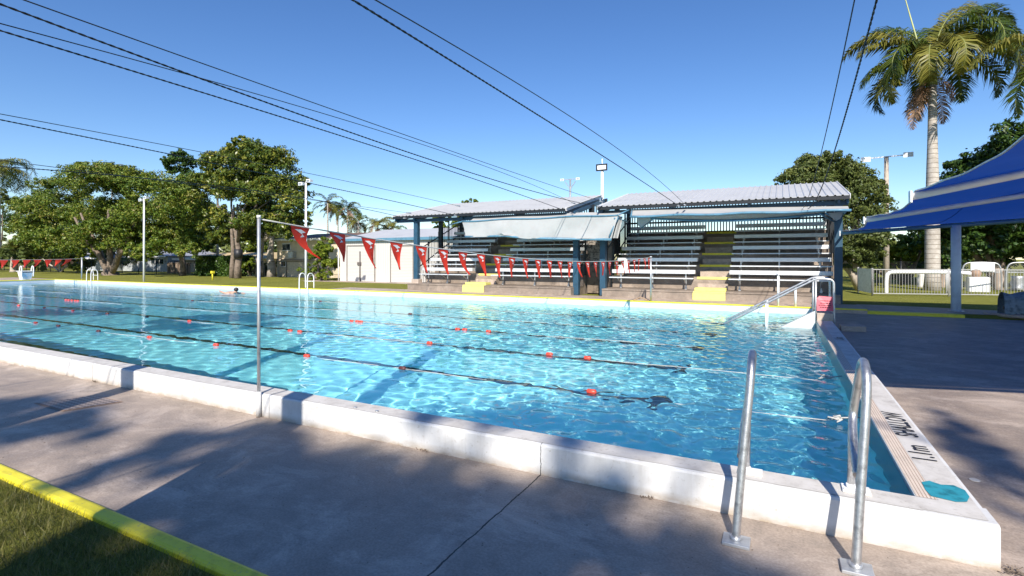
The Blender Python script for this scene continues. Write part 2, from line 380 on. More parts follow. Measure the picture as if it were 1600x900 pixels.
# ------------------------------------------------------------------ ground, decks, copings
def sheet(name, vs, mat, fs=None):
    return MB().add(vs, fs or [tuple(range(len(vs)))]).build(name, mat, kind='structure')
BIG = 900
def gz(x, y):
    if y < 1.9: return -.03
    if y < 19: return -.06
    return .2
xs_ = [-BIG, -49.3, 1.2, BIG]; rows = [(-BIG, .02), (1.86, .02), (1.9, -.08), (4.0, -.08), (18.95, .0), (19.3, .2), (BIG, .2)]
vs = [(x, y, z) for (y, z) in rows for x in xs_]; fs = []
for j in range(len(rows)-1):
    for i in range(3):
        if i == 1 and 3 <= j <= 3: continue
        fs.append((j*4+i, j*4+i+1, (j+1)*4+i+1, (j+1)*4+i))
sheet('lawn', vs, M['lawn'], fs)
sheet('deck', [(-70,1.9,0),(14,1.9,0),(14,3.97,0),(-70,3.97,0)], M['deck'])
sheet('side_deck', [(1.1,3.97,0.),(14,3.97,0.),(14,18.9,.12),(1.1,18.9,.12)], M['deck'])
sheet('end_deck', [(-56,3.97,.0),(-49.2,3.97,.0),(-49.2,19.1,.255),(-56,19.1,.255)], M['conc'])
sheet('concourse', [(-20.5,19.1,.256),(2.3,19.1,.256),(2.3,20.75,.256),(-20.5,20.75,.256)], M['conc'])
# worn pavement strip to the right of the stand
sheet('path', [(2.3,19.3,.206),(7.5,19.3,.206),(7.5,20.6,.206),(4.2,21.4,.206),(2.3,21.7,.206)], M['deck'])
def profile_bar(name, prof, x0, x1, mat, kind='structure', step=None):
    """extrude a Y-Z profile along X"""
    n = len(prof); b = MB(); xs = [x0, x1] if not step else list(np.linspace(x0, x1, max(2, int((x1-x0)/step))))
    vs = []
    for k, x in enumerate(xs):
        for (y, z) in prof: vs.append((x, y, z))
    fs = [(k*n+i, k*n+(i+1)%n, (k+1)*n+(i+1)%n, (k+1)*n+i) for k in range(len(xs)-1) for i in range(n)]
    fs += [tuple(range(n))[::-1], tuple((len(xs)-1)*n+i for i in range(n))]
    b.add(vs, fs); return b.build(name, mat, kind=kind)
# near pool wall: raised, white, rounded arris, and its slightly greyer top
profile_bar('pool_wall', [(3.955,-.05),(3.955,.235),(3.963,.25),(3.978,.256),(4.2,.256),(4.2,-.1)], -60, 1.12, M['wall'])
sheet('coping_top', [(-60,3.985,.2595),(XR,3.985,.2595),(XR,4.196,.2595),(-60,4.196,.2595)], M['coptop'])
# right pool wall
b = MB()
P = [(XR,-.1),(XR,.256),(1.085,.256),(1.108,.25),(1.12,.23),(1.12,-.05)]; vs = [(x, y, z) for y in (4.2, 15.) for (x, z) in P]; n = 6
b.add(vs, [(i, (i+1)%n, n+(i+1)%n, n+i) for i in range(n)]+[tuple(range(n)), tuple(n+i for i in range(n))[::-1]])
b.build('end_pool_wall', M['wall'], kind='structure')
b = MB()
b.add([(.885,4.0,.2598),(1.08,4.0,.2598),(1.08,14.98,.2598),(.885,14.98,.2598)], [(0,1,2,3)])
b.add([(XR,4.0,.2598),(.885,4.0,.2598),(.885,4.196,.2598),(XR,4.196,.2598)], [(0,1,2,3)])
b.build('end_coping_top', M['coptop'], kind='structure')
# grooved edge tiles
b = MB()
b.add([(XR+.006,4.2,.2602),(.883,4.2,.2602),(.883,14.98,.2602),(XR+.006,14.98,.2602)], [(0,1,2,3)])
b.build('edge_tiles', pm('cream_edge_tiles', (.66, .56, .47), .6, .1, 8), kind='structure')
b = MB()
for x in (.79, .81, .83, .85, .87): b.add([(x,4.2,.2608),(x+.005,4.2,.2608),(x+.005,14.98,.2608),(x,14.98,.2608)], [(0,1,2,3)])
b.build('edge_tile_markings', M['bar'], kind='structure')
# teal patch of paint
pts = [(1440,753),(1452,751),(1470,757),(1490,758),(1508,766),(1515,776),(1511,784),(1494,784),(1473,779),(1455,775),(1446,765)]
sheet('paint_patch', [(*gd(x, y, .2635)[:2], .2635) for x, y in pts], M['teal'])
# painted words along the coping
def words(txt, y0, y1, x_top, x_base, z, name):
    cu = bpy.data.curves.new('t', 'FONT'); cu.body = txt; cu.size = 1; cu.offset = .012
    ob = bpy.data.objects.new('t', cu); col.objects.link(ob)
    dg = bpy.context.evaluated_depsgraph_get(); me = ob.evaluated_get(dg).to_mesh()
    V = [v.co.copy() for v in me.vertices]; Fc = [tuple(p.vertices) for p in me.polygons]
    ob.evaluated_get(dg).to_mesh_clear(); bpy.data.objects.remove(ob)
    mx = max(v.x for v in V); mn = min(v.x for v in V); my = max(v.y for v in V)
    b = MB(); b.add([(x_base+(x_top-x_base)*(v.y/my), y0+(y1-y0)*(v.x-mn)/(mx-mn), z) for v in V], [f for f in Fc])
    return b.build(name, M['black'], kind='structure')
words('SHALLOW', 5.57, 6.36, .885, 1.045, .2640, 'depth_markings')
words('1.1m', 4.98, 5.33, .895, 1.045, .2640, 'depth_markings')
words('1.1m', 11.6, 11.95, .895, 1.045, .2640, 'depth_markings')
# far coping with its yellow line, left end too
profile_bar('far_coping', [(18.902,.0),(18.902,.256),(19.12,.256),(19.12,.0)], XL-.6, 2.3, M['conc'])
profile_bar('yellow_edge', [(18.880,.228),(18.880,.262),(18.898,.262),(18.898,.228)], XL+.01, 2.3, M['yellow'])
MB().box((XL+.004,4.3,.205),(XL+.02,18.88,.262)).build('end_yellow_edge', M['yellow'], kind='structure')
sheet('yellow_line', [(XL-.6,18.895,.2605),(2.3,18.895,.2605),(2.3,19.08,.2605),(XL-.6,19.08,.2605)], M['yellow'])
b = MB(); b.box((XL-.25, 4.2, .0), (XL-.003, 18.9, .258)); b.build('end_coping', M['whitetile'], kind='structure')
sheet('end_line', [(XL-.6,4.2,.2605),(XL-.25,4.2,.2605),(XL-.25,18.895,.2605),(XL-.6,18.895,.2605)], M['yellow'])
# yellow kerbs
profile_bar('kerb', [(1.825,-.06),(1.825,.045),(1.832,.057),(1.848,.062),(1.905,.062),(1.925,.056),(1.938,.04),(1.938,-.02)], -40, 9, M['yellow'])
profile_bar('side_kerb', [(18.95,.05),(18.95,.19),(18.965,.205),(19.28,.205),(19.3,.19),(19.3,.05)], 2.31, 4.6, M['yellow'])
b = MB(); b.tube([(5.2,19.6,.21),(5.6,19.1,.21),(6.4,18.8,.21),(7.5,18.6,.21),(9.5,18.5,.21)], .06, 6); b.build('path_edging', M['conc'], kind='structure')

# ------------------------------------------------------------------ near handrails of the pool ladder
def smooth_path(pts, it=2):
    P = [Vector(p) for p in pts]
    for _ in range(it):
        Q = [P[0]]
        for a, c in zip(P[:-1], P[1:]): Q += [a*.75+c*.25, a*.25+c*.75]
        Q.append(P[-1]); P = Q
    return P
def near_rail(x, lx, label):
    t = empty('handrail', (x, 3.58, 0), label, 'handrail', 'steel handrails over the near pool wall')
    r = .026
    main = [(x,3.58,.02),(x+lx*.4,3.66,.45),(x+lx*.9,3.76,.92),(x+lx,3.80,1.07),(x+lx,3.90,1.15),(x+lx,4.02,1.14),(x+lx*.9,4.10,1.02),(x+lx*.6,4.13,.82),(x+lx*.5,4.125,.74),(x+lx*.35,4.00,.65),(x+lx*.3,3.72,.50)]
    MB().tube(smooth_path(main, 2), r, 12).build('rail', M['steel'], t)
    MB().tube([(x+lx*.5,4.135,.73),(x+lx*.45,4.14,.5),(x+lx*.4,4.125,.27)], r*.95, 12).build('leg', M['steel'], t)
    MB().box((x-.075,3.51,.001),(x+.085,3.65,.022), .004).tube([(x,3.58,.02),(x,3.58,.045)], .034, 12).build('base_plate', M['galv'], t)
    b = MB().box((x-.055+lx*.4,4.05,.262),(x+.105+lx*.4,4.175,.275), .003).tube([(x+lx*.4,4.115,.27),(x+lx*.4,4.115,.30)], .032, 12)
    for dx in (-.04, .085): b.tube([(x+dx+lx*.4,4.07,.27),(x+dx+lx*.4,4.07,.285)], .009, 6)
    b.build('coping_plate', M['white'], t)
near_rail(-.26, .08, 'brushed steel handrail standing nearer the flag pole')
near_rail(.38, .08, 'brushed steel handrail standing nearer the painted coping corner')

# small marks on deck and wall
def disc(name, c, r, mat, label, cat, group=None, hole=True):
    t = empty(name, c, label, cat, group)
    MB().tube([Vector(c)+Vector((0,0,.001)), Vector(c)+Vector((0,0,.006))], r, 16).build('rim', mat, t)
    if hole: MB().tube([Vector(c)+Vector((0,0,.006)), Vector(c)+Vector((0,0,.009))], r*.6, 12).build('lid', M['bar'], t)
c = gd(1523, 753, 0); disc('floor_drain', (c.x, c.y, .001+.008*(c.y-3.97)), .035, M['coptop'], 'small pale drain cap on the deck beside the teal paint patch', 'drain cap', hole=False)
for px, g in ((555, 'nearer the flag pole'), (589, 'farther from the flag pole')):
    c = gd(px, 637+(px-555)*.17, .26); disc('anchor_cap', (c.x, c.y, .2605), .02, M['galv'], 'grey anchor cap on the white coping, '+g, 'anchor cap', 'grey caps on the coping', hole=False)
# drain grate on deck
t = empty('drain_grate', (-7.75, 3.15, .004), 'rusty chequered drain cover in the deck beside the pool wall', 'drain cover')
MB().add([(-8.25,3.0,.005),(-7.5,3.0,.005),(-7.32,3.55,.005),(-8.0,3.55,.005)], [(0,1,2,3)]).build('frame', M['bar'], t)
q = NT('chequer_plate'); ch = q.n('ShaderNodeTexChecker', {'Vector': q.vec((1,1,1), rot=(0,0,.785)), 'Scale': 22., 'Color1': (.30,.24,.20,1), 'Color2': (.12,.09,.08,1)})
q.link(ch.outputs[0], 'Base Color')
MB().add([(-8.22,3.02,.009),(-7.52,3.02,.009),(-7.35,3.53,.009),(-7.99,3.53,.009)], [(0,1,2,3)]).build('cover', q.m, t)
# broken bit of plant / debris at the wall corner
b = MB()
for i in range(40):
    c = Vector((1.17+random.gauss(0,.035), 3.96+random.gauss(0,.03), 0.004)); a = random.uniform(0, 6.28); L = random.uniform(.015,.05)
    b.bar(c, c+Vector((math.cos(a)*L, math.sin(a)*L, random.uniform(.002,.03))), .003, .003)
for c0 in ((-2.97,3.94), (-8.9,3.94), (-.9,3.945)):
    for i in range(14):
        c = Vector((c0[0]+random.gauss(0,.03), c0[1]-abs(random.gauss(0,.012)), .004)); a = random.uniform(0, 6.28); L = random.uniform(.01,.03)
        b.bar(c, c+Vector((math.cos(a)*L, math.sin(a)*L*.4, random.uniform(.002,.02))), .006, .004)
for i in range(260):
    c = Vector((random.uniform(-9,1.0), random.uniform(1.96,3.9), .003)); a = random.uniform(0, 6.28); L = random.uniform(.003,.012)
    b.bar(c, c+Vector((math.cos(a)*L, math.sin(a)*L, .001)), .004, .002)
b.build('debris', M['bark'], kind='stuff', label='dry twigs caught at the corner of the pool wall')
# small concrete step block on the shaded side deck
t = MB().box((1.25,14.55,.08),(1.75,14.95,.21), .012).build('step_block', M['conc']); tag(t, 'low concrete step block on the shaded deck beside the stair rails', 'step')

# ------------------------------------------------------------------ backstroke flags
def flag_pole(c, h, r, label, sleeve=False):
    t = empty('flag_pole', c, label, 'pole', 'poles that hold the pennant lines')
    c = Vector(c)
    MB().tube([c, c+Vector((0,0,h))], r, 10).build('shaft', M['galv'], t)
    MB().tube([c+Vector((0,0,h-.02)), c+Vector((0,0,h+.012))], r*1.25, 10).build('cap', M['white'], t)
    if sleeve: MB().tube([c, c+Vector((0,0,.29))], r*1.5, 10).build('sleeve', M['wall'], t)
flag_pole((-5.275, 3.925, 0), 2.28, .019, 'tall thin steel pole in front of the near pool wall', True)
FP2 = at(1017, 401, 18.99); flag_pole((FP2.x, 18.99, .26), FP2.z-.26, .03, 'thin pale pole on the yellow line in front of the right stand')
def pennant(p, d, side, size, ph, lean, blow):
    """triangular flag hung from p along unit d; returns cloth and mark meshes"""
    w, h = size; n, m = 4, 5; vs = []; d = Vector(d)
    perp = Vector((-d.y, d.x, 0)).normalized()
    def pt(u, v):
        wid = (1-v)
        x = (u-.5)*w*wid+lean*v*v*h
        off = blow*math.sin(v*2.2+ph)*h*.35*v+.02*math.sin(u*5+ph)*v
        return Vector(p)+d*x+perp*off+Vector((0,0,-v*h*(1-.12*abs(blow))))
    for j in range(m+1):
        for i in range(n+1): vs.append(pt(i/n, min(j/m, .985)))
    fs = [(j*(n+1)+i, j*(n+1)+i+1, (j+1)*(n+1)+i+1, (j+1)*(n+1)+i) for j in range(m) for i in range(n)]
    mk = []
    for s in (1, -1):
        for u, v in ((.18,.10),(.55,.08),(.86,.16),(.62,.20),(.80,.30),(.48,.34),(.66,.24),(.40,.16)):
            q_ = pt(u, v)+perp*.004*s; mk.append(q_)
    return vs, fs, mk
def bunting(A, B, sag, n, size, name, label, first=.045, last=.99, marks=True, seed=1):
    A, B = Vector(A), Vector(B); rnd = random.Random(seed)
    t = empty('pennant_line', A, label, 'bunting', 'red pennant lines across the pool')
    def P(s): return A.lerp(B, s)+Vector((0, 0, -4*sag*s*(1-s)))
    MB().tube([P(i/48) for i in range(49)], .009, 5).build('cord', M['rope'], t)
    for i in range(n):
        s = first+(last-first)*i/(n-1); p = P(s); d = (P(min(1, s+.01))-P(s-.01)).normalized()
        ph = rnd.uniform(0, 6.28); bl = rnd.uniform(-.35, .5)
        vs, fs, mk = pennant(p-Vector((0,0,.006)), d, 1, size, ph, rnd.uniform(.1, .42) if i > 1 else .75-.25*i, bl if i > 1 else 1.1)
        f = MB().add(vs, fs, True).build('pennant', M['redf'], t)
        if marks:
            b = MB()
            for k in (0, 8): b.add(mk[k:k+8], [tuple(range(8)) if k == 0 else tuple(range(8))[::-1]])
            b.build('emblem', M['white'], f)
bunting((-5.275, 3.925, 2.25), (FP2.x, 18.99, FP2.z-.02), .30, 27, (.27, .42), 'r', 'red pennants on a cord in front of the two stands', .036, .985)
lp = at(128, 403, 18.99)
flag_pole((lp.x, 18.99, .26), lp.z-.26, .05, 'slim pole on the yellow line beside the far hooped ladder')
bunting((lp.x, 18.99, lp.z-.05), (lp.x-1.2, 3.9, 2.3), .28, 26, (.42, .55), 'l', 'red pennants on a cord at the deep end, before the shady garden', .05, .98, False, 5)

# ------------------------------------------------------------------ lane ropes
def rope(Y, floats, xr, label, knot=True, two=True, rr=.005):
    t = empty('lane_rope', (XR, Y, .05), label, 'lane rope', 'lane ropes across the pool')
    rnd = random.Random(int(Y*10)); pts = []
    x = XR
    while x > XL:
        z = WZ-.004+.014*math.sin(x*.9+Y); pts.append((x, Y+.03*math.sin(x*.6+Y*2), z)); x -= .35
    pts[0] = (XR, Y, .12); pts.append((XL, Y, .12))
    MB().tube(pts, rr, 6).build('rope', M['rope'], t)
    for fx, m_ in floats:
        y = Y+.03*math.sin(fx*.6+Y*2)
        MB().tube([(fx-.065,y,WZ+.012),(fx-.05,y,WZ+.012),(fx+.05,y,WZ+.012),(fx+.065,y,WZ+.012)], [.018,.036,.036,.018], 10).build('float', m_, t)
    if knot:
        b = MB(); c = Vector((xr, Y, .075))
        for i in range(7):
            a = Vector((rnd.uniform(-.06,.06), rnd.uniform(-.025,.025), rnd.uniform(-.02,.02)))
            b.tube([c+a, c+a+Vector((rnd.uniform(-.06,.06), rnd.uniform(-.04,.04), rnd.uniform(-.03,.03))), c+a*.5+Vector((.06,0,0))], .01, 5)
        b.tube([(XR,Y,.12),(xr,Y,.075)], .008, 5)
        b.build('knot', M['rope'], t)
Rd, Dk = M['red'], M['dfloat']
fl = lambda Y, L: [(at(x, y, Y).x, m_) for x, y, m_ in L]
rope(6.6, fl(6.6, [(925,614,Rd),(630,577,Dk),(478,558,Rd),(336,541,Rd),(235,527,Rd),(156,516,Dk),(91,508,Dk),(54,503,Rd)]), .50, 'white lane rope nearest the near pool wall, with a knotted end')
rope(8.78, fl(8.78, [(918,562,Rd),(858,555,Rd),(670,538,Rd),(470,519,Rd),(455,518,Rd),(295,502,Rd),(228,493,Dk),(168,489.6,Dk),(116,485,Rd),(70,480,Rd),(28,476,Rd)]), .55, 'white lane rope, second from the near pool wall, with red floats bunched in pairs')
rope(10.9, fl(10.9, [(764,520,Rd),(727,516.5,Rd),(716,516,Rd),(564,503.8,Rd),(558,503.4,Rd),(549,502.8,Rd),(122,471,Rd),(118,470.8,Rd),(113,470.5,Rd),(108,470,Rd),(104,469.8,Rd)]), .6, 'third lane rope out, dark at its shallow end')
rope(13.1, fl(13.1, [(640,497,Dk),(300,478,Dk)]), .6, 'fourth lane rope out, half way to the far wall', False)
rope(15.3, fl(15.3, [(500,480,Dk)]), .6, 'lane rope running past the swimmer', False)
rope(17.4, [], .6, 'lane rope close to the far white gutter wall', False)

# ------------------------------------------------------------------ swimmer
sw = at(365, 456.5, 17.0); sx = sw.x
q = NT('skin'); q.b.inputs['Base Color'].default_value = (.50, .28, .19, 1); q.b.inputs['Roughness'].default_value = .45; M['skin'] = q.m
def skinned(name, pts, edges, rad, mat, parent=None, sub=2, **kw):
    me = bpy.data.meshes.new(name); off = wloc(parent) if parent else Vector((0,0,0))
    me.from_pydata([tuple(Vector(p)-off) for p in pts], edges, []); me.materials.append(mat)
    o = bpy.data.objects.new(name, me); col.objects.link(o)
    if parent: o.parent = parent
    o.modifiers.new('skin', 'SKIN').use_smooth_shade = True
    for v, r_ in zip(me.skin_vertices[0].data, rad): v.radius = (r_, r_) if isinstance(r_, (int, float)) else r_
    me.skin_vertices[0].data[0].use_root = True
    s_ = o.modifiers.new('sub', 'SUBSURF'); s_.levels = sub; s_.render_levels = sub
    tag(o, **kw); return o
sp = Vector((sx, 17.0, WZ))
pt_ = [sp+Vector(v) for v in ((-.55,0,-.06),(-.32,0,-.02),(-.12,0,.0),(.02,0,.02),(.16,0,.08),(.20,0,.13),
      (-.08,-.19,.0),(-.30,-.34,.04),(-.50,-.36,.10),(-.58,-.35,.13),(-.64,-.37,.13),(-.63,-.33,.12),
      (-.08,.19,.0),(.16,.30,-.02),(.40,.26,.0),(.49,.25,.0),(.55,.27,.0),(.55,.23,.0),
      (-1.0,-.10,-.16),(-1.45,-.12,-.2),(-1.0,.10,-.14),(-1.45,.12,-.2))]
ed_ = [(0,1),(1,2),(2,3),(3,4),(4,5),(2,6),(6,7),(7,8),(8,9),(9,10),(9,11),(2,12),(12,13),(13,14),(14,15),(15,16),(15,17),(0,18),(18,19),(0,20),(20,21)]
ra_ = [.15,.14,.16,.07,.09,.10,.07,.05,.04,.035,.014,.014,.07,.05,.04,.035,.014,.014,.09,.05,.09,.05]
person = skinned('person', pt_, ed_, ra_, M['skin'], label='swimmer with dark wet hair afloat near the far side of the pool', cat='person')
MB().ball(sp+Vector((.19,.01,.20)), .115, 12, 8, (1.05,.95,.9)).build('hair', pm('dark_hair', (.02,.013,.01), .5), person)
RECV.append(person)

# ------------------------------------------------------------------ hooped ladders on the far coping
def hoop_ladder(px, label, double=True):
    y0 = 19.0; base = at(px, 440, y0); X = base.x
    t = empty('pool_ladder', (X, y0, .26), label, 'ladder', 'hooped ladders on the far coping')
    for k, dx in enumerate((-.3, .3)):
        P_ = [(X+dx,y0+.25,.26),(X+dx,y0+.25,.85),(X+dx,y0+.15,1.02),(X+dx,y0-.05,1.05),(X+dx,y0-.16,.9),(X+dx,y0-.17,.3),(X+dx,y0-.17,-.7)]
        RECV.append(MB().tube(smooth_path(P_, 2), .026, 8).build('handrail', M['white'], t))
    RECV.append(MB().box((X-.3,y0-.2,-.02),(X+.3,y0-.12,.01)).box((X-.3,y0-.2,-.32),(X+.3,y0-.12,-.29)).build('step', M['white'], t))
    MB().bar((X-.3,y0+.2,.62),(X+.3,y0+.2,.62), .03, .03).build('cross_bar', M['white'], t)
hoop_ladder(143, 'white hooped ladder on the far coping before the spreading tree')
hoop_ladder(478, 'white hooped ladder on the far coping before the beige house')

# starting block at the deep end
c = gd(38, 437.5, .26)
c = Vector((XL-.35, 17.3, .26))
t = empty('starting_block', c, 'white starting block with two grab hoops at the deep end', 'starting block')
X0, Y0 = c.x, c.y
MB().add([(X0-.15,Y0-.25,.26),(X0+.25,Y0-.25,.26),(X0+.25,Y0+.25,.26),(X0-.15,Y0+.25,.26),(X0-.4,Y0-.3,.85),(X0+.42,Y0-.3,.78),(X0+.42,Y0+.3,.78),(X0-.4,Y0+.3,.85)],
         [(0,3,2,1),(4,5,6,7),(0,1,5,4),(1,2,6,5),(2,3,7,6),(3,0,4,7)]).build('pedestal', M['white'], t)
MB().box((X0-.45,Y0-.36,.86),(X0+.45,Y0+.36,.91), .01).build('platform', M['white'], t)
for s in (-.33, .33): MB().tube(smooth_path([(X0+.38,Y0+s,.5),(X0+.45,Y0+s,1.0),(X0+.33,Y0+s,1.28),(X0+.12,Y0+s,1.2),(X0+.05,Y0+s,.88)], 2), .035, 7).build('grab_hoop', M['white'], t)

# ------------------------------------------------------------------ pool entry stairs with sloping rails (right far corner)
t = empty('entry_stairs', (.75, 15.2, 0), 'white stair flank with sloping steel rails leading into the shallow corner', 'pool stairs')
for k, Yr in enumerate((15.12, 16.35)):
    MB().tube(smooth_path([(-1.6,Yr,-.10),(.72,Yr,1.27),(.80,Yr,1.29),(1.06,Yr,1.29),(1.14,Yr,1.24),(1.15,Yr,1.1),(1.15,Yr,.05)], 1), .028, 8).build('handrail', M['galv'], t)
    RECV.append(MB().tube([(.76,Yr,.05),(.76,Yr,1.29)], .026, 8).build('post', M['galv'], t))
    RECV.append(MB().tube([(-.36,Yr,-.5),(-.36,Yr,.64)], .026, 8).build('post', M['white'], t))
RECV.append(MB().add([(XR,15.1,.5),(-.02,15.1,.03),(-.6,15.1,-.34),(XR,15.1,-.34),(XR,15.28,.5),(-.02,15.28,.03),(-.6,15.28,-.34),(XR,15.28,-.34)],
         [(0,1,2,3),(7,6,5,4),(0,4,5,1),(1,5,6,2),(2,6,7,3),(3,7,4,0)]).build('flank', M['whitetile'], t))
b = MB()
for i in range(5): b.box((XR-.3*(i+1),15.3,-.9),(XR-.3*i,16.3,.14-.2*i))
RECV.append(b.build('steps', M['whitetile'], t))
MB().box((XR+.01,15.03,.24),(1.13,16.5,.44), .01).build('landing', M['conc'], t)
t = empty('warning_sign', (.95, 15.05, .6), 'pinkish red notice board between the stair rail posts', 'sign')
q = pm('pink_red_sign', (.62, .09, .13), .5, .08)
MB().add([(.78,15.06,.50),(1.13,15.06,.50),(1.13,15.16,.84),(.84,15.16,.86),(.78,15.13,.80),(.78,15.08,.50),(1.13,15.08,.50),(1.13,15.18,.84),(.84,15.18,.86),(.78,15.15,.80)],
         [(0,1,2,3,4),(9,8,7,6,5),(0,5,6,1),(1,6,7,2),(2,7,8,3),(3,8,9,4),(4,9,5,0)]).build('panel', q, t)
b = MB()
rnd = random.Random(3)
for r_, (z, y) in enumerate(((.745, 15.122), (.685, 15.104), (.635, 15.089), (.585, 15.074))):
    x = .82+.03*(r_ % 2)
    while x < 1.07:
        w = rnd.uniform(.015, .05); b.box((x, y-.003, z-.009), (min(x+w, 1.09), y, z+.009)); x += w+.012
b.build('lettering', M['black'], t)
# two white stanchions on the yellow line
for px, y0, g_ in ((1216, 430, 'taller white stanchion on the yellow line behind the stair rail'), (1243, 449, 'shorter white stanchion on the yellow line behind the stair rail')):
    p = at(px, y0, 18.99); t = empty('stanchion', (p.x, 18.99, .26), g_, 'stanchion', 'stanchions on the far edge')
    MB().tube([(p.x,18.99,.26),(p.x,18.99,p.z)], .035, 8).build('shaft', M['white'], t)
    MB().ball((p.x,18.99,p.z), .045).build('cap', M['galv'], t)
# bits of hose on the yellow line
p = at(1000, 469, 18.99); t = MB().tube(smooth_path([(p.x-.25,18.98,.275),(p.x-.1,18.99,.33),(p.x+.02,18.98,.40),(p.x+.12,18.98,.36),(p.x+.3,18.99,.275)], 1), .022, 6).build('hose', M['bar'])
tag(t, 'short brown curl of hose on the yellow line near the thin flag pole', 'hose')

# ------------------------------------------------------------------ the two grandstand bays
Y1, RUN, Z1, RISE, NR = 22.0, .75, .574, .485, 5
def stand(xl, xr, pl, pr, ax0, ax1, label, roofx, lawn_left):
    t = empty('grandstand', (xl, 20.5, .26), label, 'grandstand', 'roofed grandstands beside the pool')
    # terrace
    prof = [(20.5,.2),(20.5,Z1-.05),(20.47,Z1-.05),(20.47,Z1)]
    for k in range(NR):
        y = Y1+RUN*k; prof += [(y, Z1+RISE*k), (y, Z1+RISE*(k+1))]
    ye = Y1+RUN*(NR-1)+.85; prof += [(ye, Z1+RISE*NR), (ye, .2)]
    n = len(prof); vs = [(x, y, z) for x in (xl, xr) for (y, z) in prof]
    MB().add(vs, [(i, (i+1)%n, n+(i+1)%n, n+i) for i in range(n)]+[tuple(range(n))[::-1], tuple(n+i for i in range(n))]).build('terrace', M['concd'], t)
    # aisle steps and yellow nosings
    MB().box((ax0,20.44,.262),(ax1,20.469,Z1-.055)).box((ax0+.02,20.44,Z1-.05),(ax1,20.64,Z1+.006)).box((ax0+.05,20.62,Z1+.01),(ax1,21.1,Z1+.12)).build('yellow_step', M['yellowp'], t)
    for k in range(NR):
        y = Y1+RUN*k; z = Z1+RISE*k
        b = MB().box((ax0+.02, y-.38, z), (ax1-.02, y, z+RISE*.5)); b.build('aisle_step', M['conc'], t)
        MB().box((ax0-.05, y-.02, z+RISE-.085), (ax1+.05, y+.12, z+RISE+.006)).build('step_nosing', M['yellow'] if k else M['yellowp'], t)
    # benches
    for k in range(NR):
        yb = 21.55+RUN*k; zb = 1.27+RISE*k
        for (a, c) in ((xl+.15, ax0-.06), (ax1+.06, xr-.15)):
            s = MB().box((a, yb-.14, zb-.075), (c, yb+.15, zb+.075), .012).build('bench', M['alu'], t)
            MB().box((a, yb-.56, zb-.265), (c, yb-.30, zb-.225)).build('foot_board', M['alu'], s)
            L = c-a; m = max(2, int(L/1.45)+1)
            for j in range(m):
                x = a+.35+(L-.7)*j/(m-1)
                b = MB().box((x-.025,yb-.02,zb-.62),(x+.025,yb+.03,zb-.076)).box((x-.025,yb-.5,zb-.30),(x+.025,yb-.02,zb-.265)).bar((x,yb-.42,zb-.29),(x,yb-.02,zb-.52), .04, .03)
                if k == 0: b.box((x-.04,yb-.06,zb-.70),(x+.04,yb+.08,zb-.62))
                b.build('bracket', M['galv'], s)
    # roof sheet with ribs, rising to the back
    rx0, rx1 = roofx; ye, ze, yr, zr = 20.6, 3.93, 25.5, 5.0
    xs = []; x = rx0
    while x < rx1-.01:
        xs += [(x, 0), (x+.135, 0), (x+.16, .035), (x+.195, .035)]; x += .22
    xs.append((rx1, 0))
    b = MB(); vs = [(x, ye, ze+h) for x, h in xs]+[(x, yr, zr+h) for x, h in xs]; n = len(xs)
    vs += [(x, ye, ze+h-.012) for x, h in xs]+[(x, yr, zr+h-.012) for x, h in xs]
    fs = [(i, i+1, n+i+1, n+i) for i in range(n-1)]+[(2*n+i+1, 2*n+i, 3*n+i, 3*n+i+1) for i in range(n-1)]+[(i+1, i, 2*n+i, 2*n+i+1) for i in range(n-1)]
    b.add(vs, fs); b.build('roof', M['roof'], t)
    # dark sheet added to deepen the shade inside, purlins, fascia
    def rz(y): return ze+(zr-ze)*(y-ye)/(yr-ye)
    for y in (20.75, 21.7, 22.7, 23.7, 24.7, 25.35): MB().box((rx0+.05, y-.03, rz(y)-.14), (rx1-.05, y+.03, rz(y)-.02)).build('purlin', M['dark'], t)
    MB().add([(rx0+.03,20.68,rz(20.68)-.016),(rx1-.03,20.68,rz(20.68)-.016),(rx1-.03,25.45,rz(25.45)-.016),(rx0+.03,25.45,rz(25.45)-.016)], [(0,3,2,1)]).build('shade_lining', M['dark'], t)
    for x in (rx0+.05, pl, (pl*2+pr)/3, (pl+2*pr)/3, pr, rx1-.05): MB().bar((x, 20.72, rz(20.72)-.22), (x, 25.3, rz(25.3)-.22), .08, .15).build('rafter', M['blue'], t)
    MB().box((rx0+.02,20.86,3.62),(rx1-.02,20.98,3.78)).build('front_beam', M['blue'], t)
    MB().box((rx0,20.56,3.79),(rx1,20.66,3.90)).build('gutter', M['dark'], t)
    # side barge boards
    for x in (rx0-.01, rx1+.01): MB().bar((x, 20.58, ze-.05), (x, 25.52, zr-.05), .02, .16).build('barge_board', M['white'], t)
    for x in (pl, pr):
        MB().box((x-.12,20.85,.26),(x+.12,21.07,3.8), .01).build('post', M['postblue'], t)
    for x in (pl, pr):
        MB().box((x-.09,24.95,.26),(x+.09,25.1,4.75)).build('post', M['dark'], t)
        MB().box((x-.10,22.95,2.0),(x+.10,23.10,4.3)).build('post', M['dark'], t)
    # back fence of palings
    b = MB(); x = xl+.05
    while x < xr: b.box((x-.022,25.14,2.95),(x+.022,25.18,4.78)); x += .125
    for z in (3.02, 3.5): b.box((xl,25.10,z-.04),(xr,25.14,z+.04))
    b.build('back_fence', M['dark'], t)
